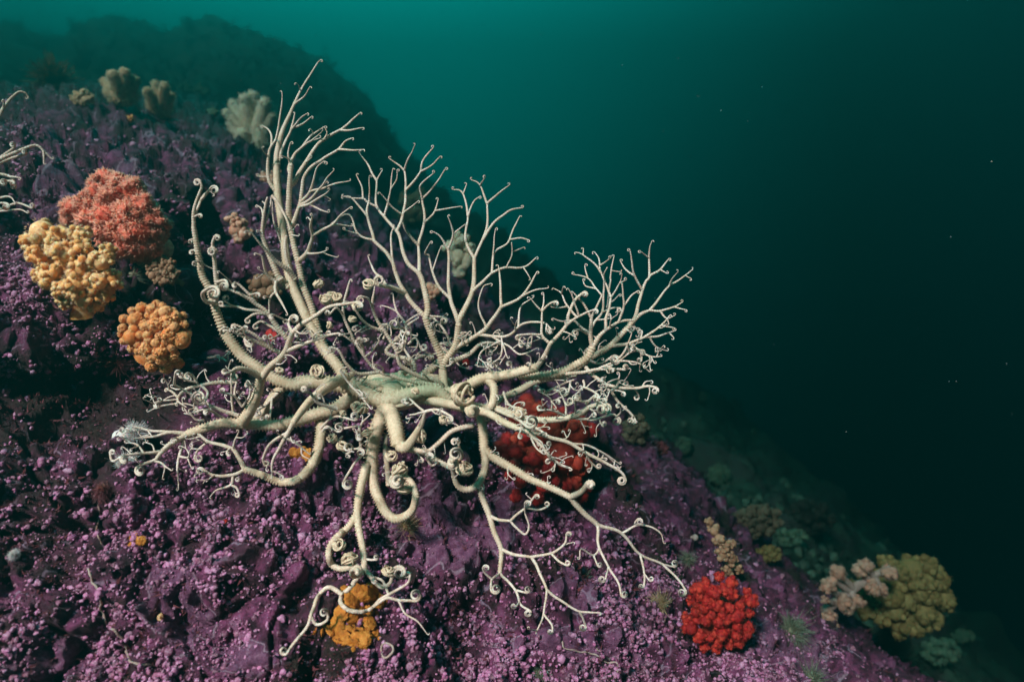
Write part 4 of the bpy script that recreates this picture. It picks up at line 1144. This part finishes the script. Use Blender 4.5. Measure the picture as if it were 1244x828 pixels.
# a few distant corals on the left ridge
for lab, x, y, w, h, m in [('tiny pale coral low on the dark ridge', 100, 92, 20, 14, M_GREEN), ('tiny distant coral right of the tan coral', 225, 108, 22, 18, M_GREEN), ('tiny distant coral farthest right on the ridge', 245, 112, 20, 20, M_GREEN), ('little pale coral by the pale fingered coral', 258, 136, 14, 10, M_GREEN), ('small orange coral dot on the purple slope', 158, 145, 11, 11, M_ORA)]:
    coral('soft_coral', lab, 'soft coral', (x, y + 3), cloud(x, y, w, h, 4.5, 8, .2, int(x)), m, nsub=7, sub=1, back=False, stalk=False)

# tufts of spines / hydroids
def tuft(name, label, cat, x, y, r, m, n=160, spread=1.2, w=.0011, core=.35, bend=.3, depth=None, blunt=False, up=None):
    p, nn = on_rock(x, y)
    if depth: p = px(x, y, depth)
    t = MB(); rw_ = r * p[1] / FPX; nn = np.array(up if up is not None else nn, float); nn /= np.linalg.norm(nn)
    d = rng.normal(size=(n, 3)); d /= np.linalg.norm(d, axis=1)[:, None]; d = d * spread + nn; d /= np.linalg.norm(d, axis=1)[:, None]
    for q in d:
        l = rw_ * rng.uniform(.6, 1.1); u = np.linspace(0, 1, 5)[:, None]; b = rng.normal(size=3) * bend * l
        tube(t, p + nn * rw_ * .1 + q * l * u + b * u ** 2, w * np.array([1, .9, .8, .6, .35]), 4, tone=(0, 0, 0), cap=False)
    if core: blobs(t, [p + nn * rw_ * .15], [rw_ * core], sub=2)
    o = t.build(name, m, origin=p); tag(o, label, cat); return o
tuft('hydroid_tuft', 'spiky pale green tuft at the foot of the pink stem', 'hydroid', 960, 766, 22, M_TUFT, 420, 1.3, .0007)
tuft('hydroid_tuft', 'spiky drab tuft at the bottom edge right of the scarlet coral', 'hydroid', 985, 824, 20, M_TUFT, 380, 1.3, .0007)
tuft('hydroid_tuft', 'orange brown fringe under the big arm loop', 'hydroid', 492, 640, 17, M_TAN, 520, 1.5, .0005)
tuft('hydroid_tuft', 'pale tan tuft left of the scarlet coral', 'hydroid', 806, 735, 17, M_TAN, 260, .9, .0008)
tuft('hydroid_tuft', 'small grey green tuft under the right down-reaching arm', 'hydroid', 708, 697, 9, M_TUFT, 160, 1.4, .0005)
tuft('hydroid_tuft', 'greenish tuft above the scarlet coral on the shaded rock', 'hydroid', 836, 680, 12, M_TUFT, 200, 1.4, .0006)
tuft('hydroid_tuft', 'olive tuft at the bottom edge below the arm tips', 'hydroid', 655, 815, 12, M_TUFT, 200, 1.4, .0006)
tuft('hydroid_tuft', 'pale straw tuft in shade right of the yellow coral', 'hydroid', 158, 335, 18, M_TUFT, 90, .8, .0011)
tuft('feathery_weed', 'dark feathery weed standing on the top left rock', 'seaweed', 65, 102, 22, M_DARK, 420, 1.1, .003, up=(0, -.2, 1))
tuft('feathery_weed', 'thin dark weed stalk rising by the top left ridge', 'seaweed', 100, 84, 30, M_DARK, 26, .12, .006, up=(0, -.05, 1))
tuft('feathery_weed', 'dark red feathery weed right below the white anemones', 'seaweed', 128, 592, 13, M_CRIM, 500, 1.6, .0005, core=0)
tuft('feathery_weed', 'dark red weed spread below the orange globe coral', 'seaweed', 140, 440, 17, M_CRIM, 600, 1.9, .0006, core=0)
# white anemones at the tip of the left arm
def anemone(label, x, y, r):
    p, nn = on_rock(x, y); t = thing('anemone', p, label, 'anemone'); rw_ = r * p[1] / FPX; d0 = -p / np.linalg.norm(p); up = nn + .6 * d0; up /= np.linalg.norm(up)
    k = MB(); u = np.linspace(0, 1, 8)[:, None]; tube(k, p - up * .01 + up * (rw_ + .01) * u, rw_ * (.62 - .1 * np.sin(u[:, 0] * 3)), 14); k.build('column', M_WHITE, t, p)
    k = MB(); c = p + up * rw_
    for i in range(1100):
        q = rng.normal(size=3); q /= np.linalg.norm(q); q = q + up * .35; q /= np.linalg.norm(q); l = rw_ * rng.uniform(.45, .9); u = np.linspace(0, 1, 5)[:, None]
        tube(k, c + q * l * u + rng.normal(size=3) * .25 * l * u ** 2, (.00028 + .00016 * random.random()) * np.array([1, .9, .8, .6, .3]), 4, cap=False)
    k.build('tentacles', M_WHITE, t, p)
anemone('white fluffy anemone above the left arm tip', 151, 530, 17)
anemone('white fluffy anemone below the left arm tip', 147, 565, 17)
anemone('small cream anemone alone at the left edge', 20, 672, 7)
# orange sponge below the lowest arm loop
def lumps(name, label, cat, spots, m, flat=.34, sub=3, jit=.05):
    p, nn = on_rock(spots[0][0], spots[0][1]); k = MB()
    if len(spots) > 6: spots = spots + [(x + rng.normal() * r * .8, y + rng.normal() * r * .8, r * rng.uniform(.3, .6)) for x, y, r in spots for _ in range(3)]
    for x, y, r in spots:
        q, n_ = on_rock(x, y); rw_ = r * q[1] / FPX; v_, f_ = ico(sub); a = noise(v_ * 1.7 + x) * .30 + noise(v_ * 5 + y) * .16 + noise(v_ * 11 + y) * .07
        V = v_ * (1 + a)[:, None]; V = V - (V @ n_)[:, None] * n_[None] * (1 - flat); k.add(q + n_ * rw_ * .25 + V * rw_, f_, np.full((len(v_), 3), rng.uniform(.2, .8)))
    o = k.build(name, m, origin=p); tag(o, label, cat); return o
lumps('sponge', 'lumpy orange sponge inside and below the lowest arm loop', 'sponge', [(437, 722, 12), (450, 720, 11), (427, 730, 11), (458, 730, 9), (416, 744, 10), (412, 757, 10), (420, 768, 11), (402, 768, 9), (394, 764, 6), (436, 770, 9), (448, 758, 9), (430, 781, 9), (443, 776, 9), (455, 770, 6), (445, 742, 8), (428, 750, 9), (418, 782, 8), (440, 786, 7), (410, 778, 6)], M_SPONGE)
lumps('sponge', 'flat orange sponge patch in the shadow of the left arms', 'sponge', [(366, 550, 9), (374, 553, 8), (358, 549, 7)], M_SPONGE)
lumps('sponge', 'tiny orange sponge patch on the lower left rock', 'sponge', [(164, 653, 7), (172, 657, 6), (160, 660, 5)], M_SPONGE)
lumps('sponge', 'tiny red sponge dot beside the lilac crust plate', 'sponge', [(273, 634, 4)], M_RED, sub=2)
lumps('sponge', 'small red sponge behind the disc between upright arms', 'sponge', [(565, 441, 6)], M_REDD, sub=2)
lumps('sponge', 'small red sponge showing between the left arms', 'sponge', [(333, 410, 7), (328, 405, 5)], M_REDD, sub=2)
# yellow snail with a coiled shell
p, nn = on_rock(197, 750); k = MB(); t_ = np.linspace(0, 4 * math.pi, 60); rr = .0042 * np.exp(-t_ * .13); ax = np.cross(nn, [1, 0, .2]); ax /= np.linalg.norm(ax); bx = np.cross(nn, ax)
tube(k, p + nn * (.003 + .0011 * t_)[:, None] * np.ones(3) * 1.0 + rr[:, None] * (np.cos(t_)[:, None] * ax + np.sin(t_)[:, None] * bx) * .6, rr * .95, 10)
o = k.build('snail', M_TAN, origin=p); tag(o, 'small tan yellow snail shell on the lower left purple rock', 'snail')
# barnacle ring plate
p, nn = on_rock(471, 789); k = MB(); ax = np.cross(nn, [1, 0, .2]); ax /= np.linalg.norm(ax); bx = np.cross(nn, ax); t_ = np.linspace(0, 2 * math.pi, 40)
tube(k, p + nn * .003 + .0085 * (1 + .1 * np.sin(3 * t_))[:, None] * (np.cos(t_)[:, None] * ax + np.sin(t_)[:, None] * bx), .0016, 8, cap=False)
o = k.build('barnacle', M_STALK, origin=p); tag(o, 'empty pale barnacle ring below the orange sponge', 'barnacle')
p, nn = on_rock(840, 652); k = MB(); blobs(k, [p + nn * .009], [.007], sub=3, squash=.1, jit=.01); tube(k, [p - nn * .004, p + nn * .004, p + nn * .01], [.004, .003, .003], 8)
o = k.build('sea_squirt', M_STALK, origin=p); tag(o, 'small round grey sea squirt on the shaded right rock', 'sea squirt')
# pale raised edges where two crusts meet, built as thin tubes
def crust_rim(label, pts, w):
    q = catmull(np.column_stack([np.array(pts, float), np.zeros(len(pts))]), 2.); q[:, :2] += np.stack([noise(np.column_stack([q[:, 0] * .12, q[:, 1] * .12, np.full(len(q), 3. + 9 * a)])) for a in range(2)], 1) * 3
    P_ = np.array([(lambda h: np.array(h[0]) + h[1] * .0015)(on_rock(x, y)) for x, y, _ in q]); P_[1:-1] = (P_[:-2] + P_[1:-1] + P_[2:]) / 3
    k = MB(); tube(k, P_, w * P_[:, 1] / FPX * rng.uniform(.7, 1.25, len(P_)), 7); o = k.build('crust_edge', M_STALK, origin=P_[0]); tag(o, label, 'crust edge')
crust_rim('long wavy white crust edge on the lower left crust', [(110, 690), (112, 705), (122, 722), (124, 745), (130, 760), (145, 770), (152, 785), (160, 803), (186, 808)], 1.3)
crust_rim('thin pale crust edge right of the lowest arm tips', [(680, 780), (690, 788), (715, 792), (735, 803), (750, 806), (752, 816)], 1.0)
crust_rim('short pale crust edge winding between the lower arm tips', [(725, 755), (728, 775), (724, 785), (740, 800)], .9)
crust_rim('thin pale crust edge beside the dark red weed', [(118, 605), (122, 625), (117, 645), (124, 660)], .9)

# dark turf on the ridge and in the shaded belt, far too fine to count
def turf(name, label, P, N, hgt, m, per=6, w=.12):
    n = len(P) * per; p = np.repeat(P, per, 0); nn = np.repeat(N, per, 0) + rng.normal(size=(n, 3)) * .7; nn /= np.linalg.norm(nn, axis=1)[:, None]
    l = np.repeat(hgt, per)[:, None] * rng.uniform(.5, 1.2, (n, 1)); u = np.cross(nn, rng.normal(size=(n, 3))); u /= np.linalg.norm(u, axis=1)[:, None]
    b = p + rng.normal(size=(n, 3)) * l * .3
    V = np.stack([b - u * l * w, b + u * l * w, b + nn * l * .55 + u * l * w * .9, b + nn * l], 1).reshape(-1, 3); i = np.arange(n)[:, None] * 4
    k = MB(); k.add(V, np.concatenate([i + np.array([[0, 1, 2]]), i + np.array([[0, 2, 3]])]), np.repeat(rng.uniform(0, 1, (n, 3)), 4, 0)); o = k.build(name, m); tag(o, label, 'seaweed', kind='stuff'); return o
nf = np.cross(np.gradient(FP, axis=1), np.gradient(FP, axis=0)); nf /= np.linalg.norm(nf, axis=-1, keepdims=True) + 1e-12; nf *= np.where((nf * FP).sum(-1) > 0, -1, 1)[..., None]
a = rng.integers(2, 70, 9000); b = rng.integers(0, FP.shape[1], 9000); hf = .022 * FP[a, b][:, 1] / 4 * np.exp(rng.normal(0, .4, 9000)) * np.where(FX[a, b] < 480, 1.5, .8)
turf('reef_turf', 'dark shaggy weed covering the distant reef slope', FP[a, b], nf[a, b] + np.array([0, 0, .6]), hf, M_DARK, 7, .14)
a = rng.integers(2, 70, 5200); b = rng.integers(0, FP.shape[1], 5200); kk = (FX[a, b] > 600) & (rng.uniform(0, 1, 5200) < sm(noise(FP[a, b] * 3.1 + 5), -.1, .35)); a, b = a[kk], b[kk]
mb = MB(); rg = .016 * np.exp(rng.normal(0, .45, len(a))); blobs(mb, FP[a, b] + rng.normal(size=(len(a), 3)) * .012, rg, sub=1, squash=.4, jit=.25)
for q, r_ in zip(FP[a, b][::3], rg[::3]): polyps(mb, q, r_, 16, r_ * .6)
gr = mb.build('reef_growth', M_GROW); tag(gr, 'dim green lumpy growth covering the slope at right', 'reef growth', kind='stuff')
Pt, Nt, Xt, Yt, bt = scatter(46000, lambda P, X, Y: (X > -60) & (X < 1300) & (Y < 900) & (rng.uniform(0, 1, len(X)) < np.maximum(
    sm(Y, 425, 450) * (1 - sm(Y, 500, 590)) * (1 - sm(X, 190, 290)), np.maximum(.28 * sm(noise(P * 9 + 70), .05, .5), np.maximum(.5 * ell(X, Y, 262, 350, 60, 130, -12), .75 * shade_mask(P, X, Y))))))
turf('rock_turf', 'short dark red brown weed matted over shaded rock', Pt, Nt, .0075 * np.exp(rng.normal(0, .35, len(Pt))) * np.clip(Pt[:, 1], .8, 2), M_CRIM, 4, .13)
# drifting specks in the water
mb = MB(); n = 1000; d = rng.uniform(.75, 3.4, n); xx = rng.uniform(0, 1244, n); yy = rng.uniform(0, 828, n); ok = np.array([rockdepth(x, y) > dd + .05 for x, y, dd in zip(xx, yy, d)])
blobs(mb, [px(x, y, dd) for x, y, dd in zip(xx[ok], yy[ok], d[ok])], 1.0 * .12 * np.exp(rng.gamma(1.2, .33, ok.sum())) * d[ok] / FPX, sub=1, squash=.4)
snow = mb.build('marine_snow', M_SNOW); tag(snow, 'fine pale specks drifting in the water', 'marine snow', kind='stuff')

# ------------------------------------------------------------------ the water itself
lo = np.minimum(NP.reshape(-1, 3).min(0), FP.reshape(-1, 3).min(0)); hi = np.maximum(NP.reshape(-1, 3).max(0), FP.reshape(-1, 3).max(0))
x0, x1, y0, y1, z0, z1 = lo[0] - .4, max(hi[0], 4.) + .4, -.12, hi[1] + .4, lo[2] - 1, hi[2] + .3
bv = [(x, y, z) for x in (x0, x1) for y in (y0, y1) for z in (z0, z1)]
mb = MB(); mb.add(bv, [(0, 1, 3, 2), (4, 6, 7, 5), (0, 4, 5, 1), (2, 3, 7, 6), (0, 2, 6, 4), (1, 5, 7, 3)])
hm = bpy.data.materials.new('sea_water'); hm.use_nodes = True; t = hm.node_tree; t.nodes.clear()
vo = nd(t, 'ShaderNodeVolumePrincipled'); out = nd(t, 'ShaderNodeOutputMaterial')
vo.inputs['Color'].default_value = (.010, .19, .18, 1); vo.inputs['Absorption Color'].default_value = (.08, .20, .19, 1)
vo.inputs['Density'].default_value = .66; vo.inputs['Anisotropy'].default_value = .84
t.links.new(vo.outputs[0], out.inputs['Volume'])
haze = mb.build('haze', hm, smooth=False); tag(haze, 'green blue sea water thickening with distance', 'water', kind='stuff')
print('box', x0, x1, y0, y1, z0, z1)
